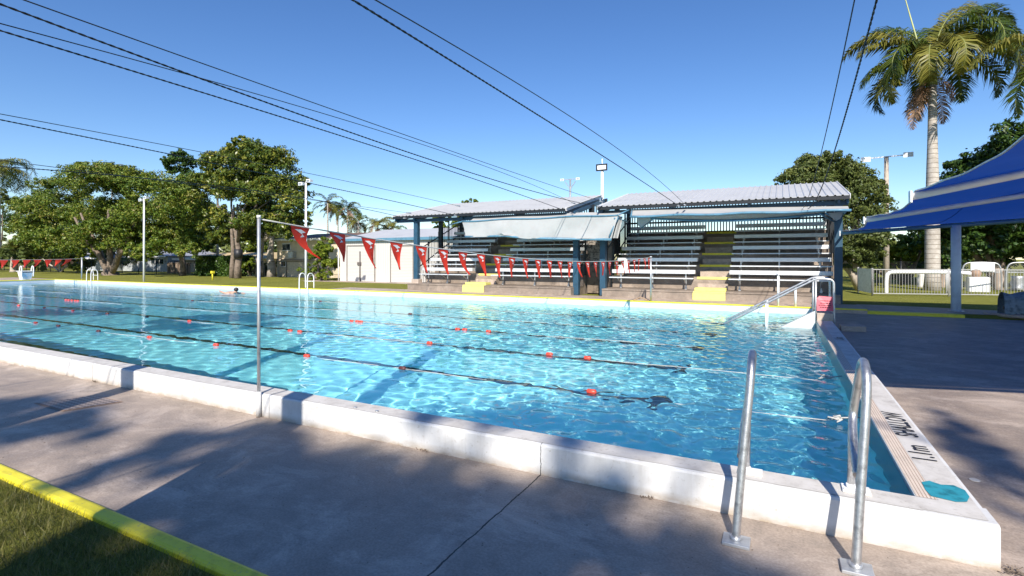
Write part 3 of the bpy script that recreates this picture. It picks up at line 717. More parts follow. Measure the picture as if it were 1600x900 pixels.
    for x in (xl-.03, xr+.03):
        b = MB(); y = 21.3; k = 0
        while y < 25.1:
            zb = Z1+RISE*max(0, int((y-Y1)/RUN)+1) if y > Y1 else Z1
            top = 2.35+.1*(y-21.3) if y < 22.3 else (3.0 if y < 23.2 else 3.45+.25*(y-23.2))
            w = .030 if k % 7 == 0 else .010; b.box((x-w, y-w, zb), (x+w, y+w, top+(.25 if k % 7 == 0 else 0))); y += .135; k += 1
        for z in (0, .9): b.bar((x, 21.3, 1.3+z), (x, 25.1, 3.1+z*.4+(.3 if z else 0)), .03, .05)
        b.build('side_fence', M['dark'], t)
    return t
XA, XB = -16.45, -7.85
st1 = stand(XA, XB, -16.24, -7.77, -13.2, -12.05, 'grandstand bay beside the cream shed, half hidden by its lowered awning', (-17.45, -8.12), True)
XC, XD = -6.5, 1.75
st2 = stand(XC, XD, -6.59, 1.72, -2.97, -1.83, 'grandstand bay nearer the entry stairs, its awning rolled up', (-6.72, 2.02), False)
# concrete collar round the first post
MB().box((-16.45,20.8,.26),(-16.03,21.15,.78), .02).build('post_footing', M['conc'], st1)

def cloth_grid(name, P, nu, nv, mat, parent, thick=.0, **kw):
    vs = [P(i/nu, j/nv) for j in range(nv+1) for i in range(nu+1)]
    fs = [(j*(nu+1)+i, j*(nu+1)+i+1, (j+1)*(nu+1)+i+1, (j+1)*(nu+1)+i) for j in range(nv) for i in range(nu)]
    return MB().add(vs, fs, True).build(name, mat, parent, **kw)
# lowered awning of the left bay
aw = empty('awning', (-9.4, 20.1, 3.5), 'grey white cloth awning hanging low across the stand beside the shed', 'awning', 'cloth awnings on the stands')
TL, TR = at(722, 346, 20.05), at(966, 336, 20.05); BL, BR = at(727, 371, 19.95), at(955, 373.5, 19.95)
def P(u, v):
    p = TL.lerp(TR, u).lerp(BL.lerp(BR, u), v)
    p.y += .05*math.sin(u*17+v*3)*v+.04*math.sin(u*7.3+2)*math.sin(v*3)-.10*math.exp(-((u-.30)/.05)**2)*v
    p.z += .035*math.sin(u*9)*v*v*(1 if u < .5 else .2)+(.10*math.exp(-((u-.32)/.07)**2) if v > .9 else 0)
    return p
cloth_grid('cloth', P, 60, 12, M['cloth'], aw)
def P(u, v):
    a = TL.lerp(TR, u); e = Vector((TL.x+.2+(TR.x-TL.x-.2)*u, 20.8, 3.72)); p = a.lerp(e, v); p.z -= .10*math.sin(v*3.14)+.02*math.sin(u*15); return p
cloth_grid('top_cloth', P, 40, 5, M['cloth'], aw)
MB().tube([P(i/30, 0)+Vector((0,-.02,.01)) for i in range(31)], .028, 8).build('top_tube', M['bluel'], aw)
MB().tube([BL+Vector((0,.02,.03)), BL.lerp(BR,.3)+Vector((0,.03,.09)), BL.lerp(BR,.45)+Vector((0,.02,0)), BR+Vector((0,.02,-.02))], .05, 8).build('bottom_tube', M['bluel'], aw)
def P(u, v):
    a = at(955, 340, 20.2).lerp(at(972, 338, 20.4), u); e = at(948, 372, 20.1).lerp(at(966, 372, 20.3), u); p = a.lerp(e, v)
    p.y += .09*math.sin(u*14+v*2); return p
cloth_grid('bunched_end', P, 18, 8, M['cloth'], aw)
for (a, c, r_) in (((965,336,20.0),(985,327,20.7),.03), ((952,370,19.95),(966,338,20.1),.035), ((722,346,20.05),(700,352,21.0),.03), ((960,341,20.0),(980,346,20.9),.03)):
    MB().tube([at(*a), at(*c)], r_, 7).build('arm', M['bluel'], aw)
# rolled awning of the right bay
aw = empty('awning', (-2, 20.2, 3.6), 'rolled grey white awning on blue tube under the roof edge nearer the stairs', 'awning', 'cloth awnings on the stands')
TL, TR = at(986, 327, 20.75), at(1325, 322, 20.75); BL, BR = at(985, 338.5, 19.9), at(1330, 328.5, 19.9)
def P(u, v):
    p = TL.lerp(TR, u).lerp(BL.lerp(BR, u), v); p.z -= .05*math.sin(v*3.14)+.02*math.sin(u*19)*v; return p
cloth_grid('cloth', P, 50, 6, M['cloth'], aw)
MB().tube([P(i/20, 1)+Vector((0,-.03,.0)) for i in range(21)], .045, 8).build('front_tube', M['bluel'], aw)
def P(u, v):
    p = BL.lerp(BR, .1+.8*u); p.y += .05+.5*v; p.z -= .02+.16*math.sin(u*3.14)*math.sin(v*3.14)+.05*v; return p
cloth_grid('sagging_fold', P, 40, 5, M['cloth'], aw)
MB().tube([P(i/20, .45)+Vector((0,-.03,-.03)) for i in range(21)], .04, 7).build('roll', M['bluel'], aw)
def P(u, v):
    a = at(995, 338, 20.1).lerp(at(1026, 337, 20.1), u); e = at(997, 352, 20.3).lerp(at(1001, 356, 20.3), u); return a.lerp(e, v)
cloth_grid('corner_flap', P, 6, 6, M['cloth'], aw)
def P(u, v):
    a = at(1292, 333, 20.1).lerp(at(1318, 331, 20.2), u); e = at(1306, 345, 20.4).lerp(at(1313, 342, 20.4), u); return a.lerp(e, v)
cloth_grid('corner_flap', P, 6, 6, M['cloth'], aw)
for (a, c, r_) in (((1026,338,19.95),(1001,357,20.9),.03), ((1281,334,19.95),(1303,346,20.9),.03), ((1290,333,19.95),(1309,345,20.9),.02), ((1322,330,19.95),(1316,336,20.9),.035), ((986,338,19.9),(988,326,20.8),.03)):
    MB().tube([at(*a), at(*c)], r_, 7).build('arm', M['bluel'], aw)

# passage between the bays: rough block wall and door-sized boards
t = empty('passage_wall', (-7.2, 22.4, .26), 'rough mottled block wall in the dark gap between the two stands', 'wall')
q = NT('mottled_blocks'); bk = q.n('ShaderNodeTexBrick', {'Vector': q.vec((1,1,1), rot=(R(90),0,0)), 'Color1': (.22,.18,.15,1), 'Color2': (.05,.045,.04,1), 'Mortar': (.015,.013,.012,1), 'Scale': 3.2, 'Mortar Size': .04})
q.link(q.mix(q.ramp(q.noise(9, 4), [(.42, (0,)*3), (.58, (1,)*3)]), bk.outputs[0], (.30, .26, .22)), 'Base Color')
MB().box((-7.75,22.4,1.45),(-6.62,22.5,3.7)).build('upper_blocks', q.m, t)
MB().box((-7.75,22.3,.26),(-6.62,22.42,1.45)).build('lower_panel', pm('weathered_board', (.20,.155,.12), .8, .5, 5), t)
MB().add([(-6.95,22.25,.95),(-6.63,22.25,.95),(-6.63,22.25,3.1),(-6.86,22.25,3.0),(-6.95,22.38,.95),(-6.63,22.38,.95),(-6.63,22.38,3.1),(-6.86,22.38,3.0)],
         [(0,1,2,3),(7,6,5,4),(0,4,5,1),(3,2,6,7),(0,3,7,4)]).build('pale_pier', M['conc'], t)
t = MB().ball(at(977,413,21.5), .17, 10, 8, (1,.7,1.4)).ball(at(972,420,21.5), .16, 10, 8, (1.1,.8,1)).build('towel_bundle', M['white']); tag(t, 'crumpled white towel bundle on the front bench behind the pennants', 'towel')

# ------------------------------------------------------------------ shed
YS = 27.4
sl_, sr_ = at(531, 440, YS), at(648, 440, YS)
t = empty('shed', (sl_.x, YS, .2), 'cream metal shed with two roller doors beside the stand', 'shed')
zt = at(531, 377, YS).z
q = NT('ribbed_sheet'); sep = q.n('ShaderNodeSeparateXYZ', {'Vector': q.tc.outputs['Object']})
rb = q.math('FRACT', q.math('MULTIPLY', sep.outputs[0], 5.)); q.link(q.mix(q.math('LESS_THAN', rb, .14), (.56,.54,.51), (.42,.40,.38)), 'Base Color'); q.bump(rb, .3, .02); q.b.inputs['Roughness'].default_value = .5; M['ribbed'] = q.m
q = NT('roller_slats'); sep = q.n('ShaderNodeSeparateXYZ', {'Vector': q.tc.outputs['Object']})
rb = q.math('FRACT', q.math('MULTIPLY', sep.outputs[2], 10.)); q.link(q.mix(q.math('LESS_THAN', rb, .2), (.58,.56,.53), (.36,.34,.32)), 'Base Color'); q.bump(rb, .4, .02); q.b.inputs['Roughness'].default_value = .5; M['roller'] = q.m
MB().box((sl_.x,YS,.2),(-16.7,34,zt)).build('wall', M['ribbed'], t)
for (a, c) in ((543, 585), (611, 645)):
    pa, pc = at(a, 385, YS-.03), at(c, 385, YS-.03)
    d = MB().box((pa.x,YS-.03,.22),(pc.x,YS-.003,pa.z)).build('roller_door', M['roller'], t)
    MB().box((pa.x-.07,YS-.06,.2),(pa.x,YS-.004,pa.z+.08)).box((pc.x,YS-.06,.2),(pc.x+.07,YS-.004,pa.z+.08)).box((pa.x,YS-.06,pa.z),(pc.x,YS-.004,pa.z+.08)).build('door_frame', M['doorf'], d)
pa = at(562, 390, YS-.1); MB().tube([(pa.x,YS-.08,.2),(pa.x,YS-.08,2.3)], .04, 6).box((pa.x-.22,YS-.12,1.35),(pa.x+.1,YS-.05,1.55)).build('downpipe', pm('dark_pipe', (.12,.10,.09)), t)
MB().box((sl_.x-.15,YS-.22,zt-.02),(-16.5,YS-.05,zt+.16)).build('gutter', M['bluel'], t)
zr_ = at(645, 358, 31).z
MB().add([(sl_.x-.2,YS-.15,zt+.14),(-16.5,YS-.15,zt+.14),(-16.5,30.7,zt+.95),(sl_.x+1.2,30.7,zt+.95),(-16.5,34.2,zt+.14),(sl_.x-.2,34.2,zt+.14)], [(0,1,2,3),(3,2,4,5),(0,3,5)]).build('roof', M['roof'], t)
MB().tube([(sl_.x-.05,YS-.08,.2),(sl_.x-.05,YS-.08,zt)], .04, 6).build('corner_pipe', M['white'], t)
sheet('shed_apron', [(sl_.x-2.5,YS-1.4,.206),(-16.6,YS-1.2,.206),(-16.6,YS,.206),(sl_.x-2.5,YS,.206)], M['conc'])

# ------------------------------------------------------------------ floodlight poles
def lamp_pole(px, ytop, Y, zb, label, kind, r=.07, mat='white'):
    p = at(px, ytop, Y); t = empty('light_pole', (p.x, Y, zb), label, 'light pole', 'floodlight poles')
    MB().tube([(p.x,Y,zb),(p.x,Y,p.z)], [r*1.15, r*.8], 10).build('pole', M[mat], t)
    h = p.z
    def lamp(dx, dz, tilt=-1, s=.22):
        c = Vector((p.x+dx, Y-.1, h+dz))
        o = MB().add([c+Vector(v) for v in ((-s,0,-s*.6),(s,0,-s*.6),(s,0,s*.6),(-s,0,s*.6),(-s*.7,.25,-s*.3),(s*.7,.25,-s*.3),(s*.7,.25,s*.4),(-s*.7,.25,s*.4))],
             [(0,1,2,3),(7,6,5,4),(0,4,5,1),(1,5,6,2),(2,6,7,3),(3,7,4,0)]).build('floodlight', M['dark'] if kind == 'box' else M['white'], t)
        MB().box(c+Vector((-s*.74,-.012,-s*.34)), c+Vector((s*.74,-.001,s*.34))).build('lens', M['galv'] if kind != 'box' else M['white'], o)
    if kind == 'box': lamp(0, 0, s=.3); MB().tube([(p.x,Y,h),(p.x,Y,h+.45)], .03, 6).build('spike', M['white'], t)
    elif kind == 'two':
        MB().bar((p.x-.75,Y,h-.02),(p.x+.85,Y,h+.03), .06, .06).build('cross_arm', M['galv'], t); lamp(-.95, -.08); lamp(.95, .02)
    elif kind == 'vee':
        MB().bar((p.x,Y,h-.9),(p.x-.5,Y,h-.2), .06, .06).bar((p.x,Y,h-.9),(p.x+.5,Y,h-.2), .06, .06).bar((p.x-.8,Y,h),(p.x+.8,Y,h), .06, .06).build('cross_arm', M['galv'], t)
        lamp(-.75, -.02, s=.17); lamp(.75, -.02, s=.17)
    else:
        lamp(-.35, -.1, s=.15); lamp(.28, .03, s=.15); MB().bar((p.x-.3,Y,h-.05),(p.x+.3,Y,h), .05, .05).build('cross_arm', M['galv'], t)
lamp_pole(225, 310, 20.35, .2, 'slim white floodlight pole in front of the spreading tree', 'small', .062)
lamp_pole(478, 284, 20.45, .2, 'slim white floodlight pole in front of the beige house', 'small', .062)
lamp_pole(941, 262, 25.7, .2, 'white pole with one boxy floodlight between the stand roofs', 'box', .09)
lamp_pole(891, 280, 44, .2, 'distant forked floodlight pole behind the stand roofs', 'vee', .1, 'galv')
lamp_pole(1385, 245, 34.5, .2, 'weathered timber floodlight pole behind the white fence', 'two', .13, 'barkp')

# ------------------------------------------------------------------ overhead cables (all run from the stand roofs towards the near side)
def cable(X, pts, r, label, twist=False, end=None):
    P_ = [atx(x, y, X) for x, y in pts]
    P_.sort(key=lambda p: p.y)
    ys = [p.y for p in P_]; zs = [p.z for p in P_]
    A = np.polyfit(ys, zs, 2 if len(P_) > 3 else 1)
    e = end or (X, 20.7, float(np.polyval(A, 20.7)))
    A = np.polyfit(ys+[e[1]], zs+[e[2]], 2); y0 = -4. ; n = 60 if not twist else 700
    pts2 = []
    for i in range(n+1):
        y = y0+(e[1]-y0)*i/n; pts2.append(Vector((X, y, float(np.polyval(A, y)))))
    t = empty('overhead_cable', pts2[0], label, 'cable', 'cables strung over the pool')
    if twist:
        for ph in (0, math.pi):
            MB().tube([p+Vector((r*.42*math.cos(p.y*34+ph), 0, r*.42*math.sin(p.y*34+ph))) for p in pts2], r*.62, 5).build('strand', M['cable'], t)
    else: MB().tube(pts2, r, 5).build('wire', M['cable'], t)
    MB().tube([pts2[-1]-Vector((0,.25,0)), pts2[-1]+Vector((0,.1,0))], .03, 6).build('clamp', M['galv'], t)
cable(.8, [(1370,0),(1300,248),(1270,320)], .012, 'thick twisted cable running up past the tall palm', True, (.8,20.1,3.50))
cable(.62, [(1336,0),(1277,255),(1262,318)], .007, 'thin cable to the left of the thick one by the tall palm', False, (.62,20.1,3.52))
cable(-3.4, [(551,0),(640,52),(800,157),(1030,300)], .012, 'thick twisted cable crossing open sky to the right stand roof', True, (-3.4,20.1,3.75))
cable(-3.2, [(587,0),(1000,258)], .007, 'thin cable beside the thick one crossing open sky to the right stand', False, (-3.2,20.3,3.8))
cable(-6.6, [(0,2),(110,46),(320,125),(550,215),(800,286)], .012, 'twisted cable from the upper corner of sky to the gap between stands', True, (-6.6,20.5,3.9))
cable(-6.5, [(47,0),(370,119),(665,227),(800,265)], .007, 'highest thin cable over the broad tree', False, (-6.5,20.5,4.1))
cable(-7.8, [(0,47),(225,116),(430,182),(600,232),(800,300)], .012, 'twisted cable ending at the inner post of the shed side stand', True, (-7.8,20.5,3.7))
cable(-7.7, [(0,35),(320,125),(525,184),(800,275)], .007, 'thin cable just above the twisted one to the shed side stand', False, (-7.7,20.5,4.1))
cable(-13.6, [(0,187),(275,243),(480,285),(690,332)], .014, 'twisted cable passing over the tallest leafy tree', True, (-13.6,20.6,3.85))
cable(-13.5, [(0,177),(330,242),(700,315)], .008, 'thin cable passing over the tallest leafy tree', False, (-13.5,20.6,4.2))
cable(-16.6, [(0,260),(190,275),(600,333)], .014, 'lowest twisted cable reaching the outer stand post', True, (-16.6,20.6,3.8))
cable(-16.4, [(20,253),(490,313),(640,331)], .008, 'lowest thin cable reaching the outer stand post', False, (-16.4,20.6,4.0))

# ------------------------------------------------------------------ blue shade canopy on the right
t = empty('shade_canopy', (4.69, 20.1, .2), 'large blue shade canopy on pale tubes over the side deck', 'shade canopy')
ART = [(5.2, 2.80, .20, .055), (9.6, 2.72, .20, .055), (14.55, 2.69, .155, .055), (20.2, 2.63, .058, .055)]
def raf(i, x):
    Y, z0, s, r_ = ART[i]; return Vector((x, Y, z0+s*(x-1.72)-.010*max(0, x-4)**1.6*(s > .1)))
XEND = 11.
for i in range(4):
    r_ = ART[i][3]
    MB().tube([raf(i, 1.72+(XEND-1.72)*k/10) for k in range(11)], r_, 10).build('rafter', M['bluel'] if i == 3 else M['white'], t)
    MB().obox(raf(i, 1.70), (.012,0,-.004), (0,.075,0), (0,0,.085)).build('end_plate', M['white'], t)
def top(x, y):
    for i in range(3):
        if y <= ART[i+1][0] or i == 2:
            s = (y-ART[i][0])/(ART[i+1][0]-ART[i][0]); a = raf(i, x).z; c = raf(i+1, x).z
            return a+(c-a)*s+.075-(.06 if i == 0 else .17)*math.sin(math.pi*min(1, max(0, s)))*(1-.5*math.exp(-(x-1.7)))
nu, nv = 60, 108
vs = []
for j in range(nv+1):
    y = ART[0][0]+(ART[3][0]-ART[0][0])*j/nv
    for i in range(3):
        if ART[i][0] <= y <= ART[i+1][0]+1e-6: s = (y-ART[i][0])/(ART[i+1][0]-ART[i][0]); break
    xi = 1.76+.22*math.sin(math.pi*s)
    for i in range(nu+1):
        x = xi+(XEND-xi)*i/nu; vs.append((x, y, top(x, y)+.006*math.sin(x*9+y*2.3)*math.sin(math.pi*s)+.008*math.sin((y-x*1.1)*5)*math.exp(-(x-xi)*1.2)))
fs = [(j*(nu+1)+i, j*(nu+1)+i+1, (j+1)*(nu+1)+i+1, (j+1)*(nu+1)+i) for j in range(nv) for i in range(nu)]
MB().add(vs, fs, True).build('shade_cloth', M['shadec'], t)
for k_ in (12, 30):
    MB().tube([Vector(vs[j*(nu+1)+k_])-Vector((0,0,.004)) for j in range(nv+1)], .007, 5).build('seam', M['shadec'], t)
MB().tube([vs[j*(nu+1)] for j in range(nv+1)], .012, 6).build('edge_cable', M['galv'], t)
for (x, i) in ((4.69, 3), (10.4, 3), (10.4, 0), (10.4, 1), (10.4, 2)):
    p = raf(i, x); MB().tube([(x,p.y,.05),(x,p.y,p.z)], .125 if i == 3 else .1, 12).build('post', M['postpale'] if i == 3 else M['white'], t)
    if x < 5: MB().tube([(x,p.y,.2),(x,p.y,.23)], .2, 12).build('base_flange', M['galv'], t)
# blue tie tube linking the canopy edge to the stand's corner post
MB().tube([raf(3, 1.75), (1.86, 20.85, 2.62)], .04, 8).build('tie_tube', M['bluel'], t)

# ------------------------------------------------------------------ fences on the right
def pool_fence(a, b_, zt_, label, pitch=.11, solid=False, post=2.4, nm='pool_fence', mat='fencem'):
    a, b_ = Vector(a), Vector(b_); t = empty(nm, a, label, 'fence', 'fences behind the side deck'); L = (b_-a).length; d = (b_-a)/L
    n = int(L/pitch)
    if solid:
        c = (a+b_)/2; MB().obox((c.x,c.y,a.z+zt_/2+.05), d*L/2, Vector((-d.y,d.x,0))*.015, Vector((0,0,zt_/2-.05))).build('sheet_panel', M['galv'], t)
    else:
        k = 0
        npan = max(1, int(L/post))
        for q_ in range(npan):
            s0, s1 = L*q_/npan, L*(q_+1)/npan; b = MB(); s = s0+pitch/2
            while s < s1: p = a+d*s; b.tube([p+Vector((0,0,.08)), p+Vector((0,0,zt_-.02))], .009, 4, False); s += pitch
            for z in (.1, zt_): b.bar(a+d*s0+Vector((0,0,z)), a+d*s1+Vector((0,0,z)), .03, .035)
            b.build('panel', M[mat], t)
    for q_ in range(max(1, int(L/post))+1):
        p = a+d*min(L, L*q_/max(1, int(L/post))); MB().tube([p, p+Vector((0,0,zt_+.04))], .035, 8).build('post', M[mat], t)
g1 = gd(1363, 462, .2); g0 = gd(1341, 457, .2); g2 = Vector((14.5, 30.3, .2))
h_ = at(1363, 421, g1.y).z-.2
pool_fence(g1, g2, h_, 'white vertical bar pool fence on the lawn behind the canopy post')
pool_fence(g0, g1, h_+.02, 'short return fence clad in grey sheet beside the bar fence', .11, True)
# fat white pipe rail in front of the fence
t = empty('pipe_rail', (4.3, 29.6, .2), 'fat white pipe bent down at both ends in front of the fence', 'pipe rail')
pA, pB, pC = at(1385, 428, 29.4), at(1524, 428, 29.4), at(1480, 428, 29.4)
MB().tube(smooth_path([(pA.x,29.4,.2),(pA.x,29.4,pA.z-.2),(pA.x+.06,29.4,pA.z+.06),(pA.x+.35,29.4,pA.z+.1),(pB.x-.35,29.4,pA.z+.1),(pB.x,29.4,pA.z+.02),(pB.x+.02,29.4,pA.z-.25)], 2), .085, 10).build('pipe', M['white'], t)
MB().tube([(pC.x,29.4,.2),(pC.x,29.4,pA.z+.2)], .07, 8).build('post', M['white'], t)
MB().box((pB.x-.25,29.2,.35),(pB.x+.45,29.7,1.0), .03).build('pump_box', M['white'], t)
MB().ball((pB.x+.02,29.4,1.15), .2, 8, 6).build('valve', M['bar'], t)
# chain link gates
q = NT('chain_link'); v1 = q.n('ShaderNodeSeparateXYZ', {'Vector': q.tc.outputs['Object']})
s1 = q.math('FRACT', q.math('MULTIPLY', q.math('ADD', v1.outputs[0], v1.outputs[2]), 9.)); s2 = q.math('FRACT', q.math('MULTIPLY', q.math('SUBTRACT', v1.outputs[0], v1.outputs[2]), 9.))
k = q.math('MAXIMUM', q.math('LESS_THAN', s1, .07), q.math('LESS_THAN', s2, .07))
q.link(k, 'Alpha'); q.b.inputs['Base Color'].default_value = (.25,.25,.25,1); q.b.inputs['Metallic'].default_value = .6; M['chain'] = q.m
for px0, px1, lb in ((1503, 1565, 'rounded chain link gate carrying a white notice'), (1572, 1640, 'rounded chain link gate next to the one with the notice')):
    Yg = 33.; a = at(px0, 411, Yg); c = at(px1, 411, Yg); t = empty('chain_gate', (a.x, Yg, .2), lb, 'gate', 'chain link gates')
    z = a.z
    MB().tube(smooth_path([(a.x,Yg,.25),(a.x,Yg,z-.35),(a.x+.12,Yg,z),(a.x+.5,Yg,z+.03),(c.x-.5,Yg,z+.03),(c.x-.12,Yg,z),(c.x,Yg,z-.35),(c.x,Yg,.25)], 2), .035, 7).build('frame', M['galv'], t)
    MB().add([(a.x,Yg,.3),(c.x,Yg,.3),(c.x,Yg,z-.2),(c.x-.3,Yg,z),(a.x+.3,Yg,z),(a.x,Yg,z-.2)], [(0,1,2,3,4,5)]).build('mesh_panel', M['chain'], t)
    MB().bar((a.x,Yg,1.15),(c.x,Yg,1.15), .04, .04).build('mid_rail', M['galv'], t)
s_ = at(1535, 417, 32.9); t = MB().box((s_.x-.45,32.86,s_.z-.22),(s_.x+.45,32.9,s_.z+.22), .01).build('notice_board', M['white']); tag(t, 'blank white notice board wired to a chain link gate', 'sign')
# grey low objects behind the gates
for i, (px, py, w, h, m_) in enumerate(((1560, 445, .5, 1.1, 'conc'), (1590, 440, .7, .7, 'galv'), (1440, 438, .5, .8, 'shed'), (1475, 436, .7, 1.0, 'conc'))):
    c = at(px, py, 35+i*.6); t = empty('garden_statue', (c.x, c.y, .2), ['pale lumpy garden ornament behind the gate with the notice', 'low grey planter behind the second chain link gate', 'squat cream urn behind the bar fence near the palm', 'tall pale urn behind the bar fence near the canopy post'][i], 'ornament')
    MB().tube([(c.x,c.y,.2),(c.x,c.y,.2+h*.2),(c.x,c.y,.2+h*.5),(c.x,c.y,.2+h*.8),(c.x,c.y,.2+h)], [w*.5,w*.3,w*.45,w*.3,w*.42], 9).build('body', M[m_], t)
# covered trolley at the right edge
p = gd(1590, 494, .2); t = empty('covered_trolley', (p.x, p.y, .15), 'small wheeled reel under a rumpled blue grey cover in the canopy shade', 'trolley')
b = MB(); nu = 14; nv = 8; vs = []
for j in range(nv+1):
    for i in range(nu+1):
        u, v = i/nu, j/nv; a = math.pi*v
        vs.append((p.x-.35+1.2*u, p.y-.28*math.cos(a)*(1+.1*math.sin(u*22)), .25+.30+.30*math.sin(a)+.04*math.sin(u*13+v*5)-(.0 if 0 < j < nv else .28+.06*math.sin(u*15))))
b.add(vs, [(j*(nu+1)+i, j*(nu+1)+i+1, (j+1)*(nu+1)+i+1, (j+1)*(nu+1)+i) for j in range(nv) for i in range(nu)], True).build('cover', pm('blue_grey_cover', (.16,.21,.24), .6, .4, 9), t)
b = MB()
MB().bar((p.x-.3,p.y,.42),(p.x+.8,p.y,.42), .08, .08).bar((p.x-.1,p.y,.42),(p.x-.1,p.y,.26), .05, .05).bar((p.x+.6,p.y,.42),(p.x+.6,p.y,.26), .05, .05).build('frame', M['dark'], t)
for dx in (-.1, .6): MB().tube([(p.x+dx,p.y-.05,.22),(p.x+dx,p.y+.05,.22)], .09, 12).build('wheel', M['dark'], t)
MB().tube([(p.x+.1,p.y,.85),(p.x+.5,p.y,1.15),(p.x+.8,p.y,1.2)], .02, 6).build('handle', M['dark'], t)

# ------------------------------------------------------------------ vegetation
def leaves(blobs, n, size, rng, flat=.0, clump=.55, droop=0.):
    """leaf quads gathered in clumps on and in ellipsoids; returns V, F"""
    vol = np.array([b_[3]*b_[4]+b_[3]*b_[5]+b_[4]*b_[5] for b_ in blobs]); cnt = (n*vol/vol.sum()).astype(int)
    C = []; U = []
    for b_, m in zip(blobs, cnt):
        k = max(6, int(m/60)); d = rng.normal(size=(k, 3)); d /= np.linalg.norm(d, axis=1)[:, None]; d[:, 2] = np.where(d[:, 2] < -.35, -d[:, 2], d[:, 2])
        rr = rng.uniform(.55, 1.05, (k, 1)); cc = np.array(b_[:3])+d*rr*np.array(b_[3:6])
        sel = rng.randint(0, k, m); u = rng.normal(size=(m, 3)); u /= np.linalg.norm(u, axis=1)[:, None]
        cs = clump*min(b_[3:6])*rng.uniform(.45, 1., k)[sel][:, None]
        C.append(cc[sel]+u*cs*rng.uniform(.45, 1.05, (m, 1))*np.array([1, 1, .7])); U.append(u)
    C = np.concatenate(C); U = np.concatenate(U); m = len(C)
    nrm = U*1.1+rng.normal(size=(m, 3))*.55; nrm[:, 2] += .35+flat; nrm /= np.linalg.norm(nrm, axis=1)[:, None]
    t = np.cross(nrm, rng.normal(size=(m, 3))); t[:, 2] -= droop; t -= nrm*np.sum(t*nrm, axis=1)[:, None]; t /= np.linalg.norm(t, axis=1)[:, None]+1e-9
    w = np.cross(nrm, t); s = size*rng.uniform(.6, 1.4, (m, 1))
    V = np.stack([C-t*s, C+w*s*.48, C+t*s, C-w*s*.48], 1).reshape(-1, 3); F = np.arange(m*4).reshape(m, 4)
    return V, F
def limbs(base, tops, r0, b, rng, wob=.10, n=6):
    base = Vector(base)
    for tp in tops:
        tp = Vector(tp); P_ = []
        for k in range(n+1):
            s = k/n; p = base.lerp(tp, s); p += Vector((rng.normal(0, wob), rng.normal(0, wob), 0))*math.sin(math.pi*s); P_.append(p)
        b.tube(P_, [max(.02, r0*(1-.75*k/n)) for k in range(n+1)], 7)
def tree(name, base, blobs, n, size, mat, label, trunks, bark='bark', group=None, seed=0, cat='tree', **kw):
    rng = np.random.RandomState(seed+1); base = Vector(base)
    t = empty(name, base, label, cat, group)
    sub = []
    for b_ in blobs:
        sub.append((b_[0], b_[1], b_[2], b_[3]*.84, b_[4]*.84, b_[5]*.84))
        for _ in range(4):
            d = rng.normal(size=3); d /= np.linalg.norm(d); k = rng.uniform(.36, .6)
            sub.append((b_[0]+d[0]*b_[3]*.68, b_[1]+d[1]*b_[4]*.68, b_[2]+d[2]*b_[5]*.68, b_[3]*k, b_[4]*k, b_[5]*k))
    blobs = sub
    V, F = leaves([(base.x+b_[0], base.y+b_[1], base.z+b_[2], *b_[3:]) for b_ in blobs], n, size, rng, **kw)
    npmesh('crown', V, F, mat, t)
    b = MB()
    for (o, tops, r) in trunks: limbs(base+Vector(o), [base+Vector(x) for x in tops], r, b, rng)
    b.build('trunk', M[bark], t)
    return t
LM = {
 'poin': leafmat('mixed_green_leaves', [(.016,.045,.005), (.045,.095,.008), (.10,.155,.013), (.20,.225,.025), (.31,.20,.09)], .12),
 'mango': leafmat('dark_glossy_leaves', [(.02,.045,.008), (.06,.10,.014), (.13,.155,.02), (.36,.30,.05)], .1, .35),
 'deep': leafmat('deep_green_leaves', [(.012,.03,.006), (.035,.075,.012), (.09,.15,.02)], .12, .4),
 'olive': leafmat('olive_leaves', [(.03,.045,.012), (.08,.11,.025), (.17,.185,.045)], .12),
 'bright': leafmat('bright_leaves', [(.05,.09,.008), (.13,.19,.015), (.28,.30,.03)], .3),
 'palm': leafmat('palm_leaflets', [(.022,.050,.010), (.065,.10,.014), (.15,.17,.03)], .25, .35),
 'palmy': leafmat('yellowing_palm_leaflets', [(.06,.08,.012), (.17,.17,.03), (.30,.25,.05)], .25, .4),
}
# the spreading tree on the left
G = .2
pb = at(172, 431, 26.5); B = (pb.x, 26.5, G)
S = 46.5/813
tr_blobs = []
rng0 = np.random.RandomState(5)
for (px, py, rx, rz) in ((60,330,3.2,2.2),(100,300,3.6,2.2),(150,283,4.0,2.0),(205,295,3.8,2.0),(255,300,3.6,2.0),(110,350,3.8,2.2),(170,335,4.2,2.2),(230,340,4.0,2.2),(285,330,3.0,2.2),(70,375,3.0,1.7),(150,370,3.6,1.6),(270,372,3.0,1.7),(215,375,3.0,1.5),(40,360,2.4,1.8),(320,355,1.6,1.8),(180,262+18,3.2,1.4),(120,392,2.6,1.5),(245,393,2.2,1.4),(70,385,2.4,1.6),(300,385,1.8,1.4),(195,378,2.4,1.4)):
    Y = 26.5+rng0.uniform(-2.0, 3.5); p = at(px, py, Y); tr_blobs.append((p.x-B[0], p.y-B[1], p.z-G, rx*1.0, rx*.9, rz*1.0))
tree('spreading_tree', B, tr_blobs, 240000, .095, LM['poin'], 'broad spreading tree with many low limbs on the far lawn', [((0,0,0), [(-5.5,.5,5),(-3.2,-1,6),(-1.2,.8,6.5),(1,-.6,6.2),(3.2,.5,5.5),(6,-.4,5.6),(-2,-2,5.5)], .33), ((0,0,-.1), [(0,0,.8)], .8)], seed=1, clump=.42)
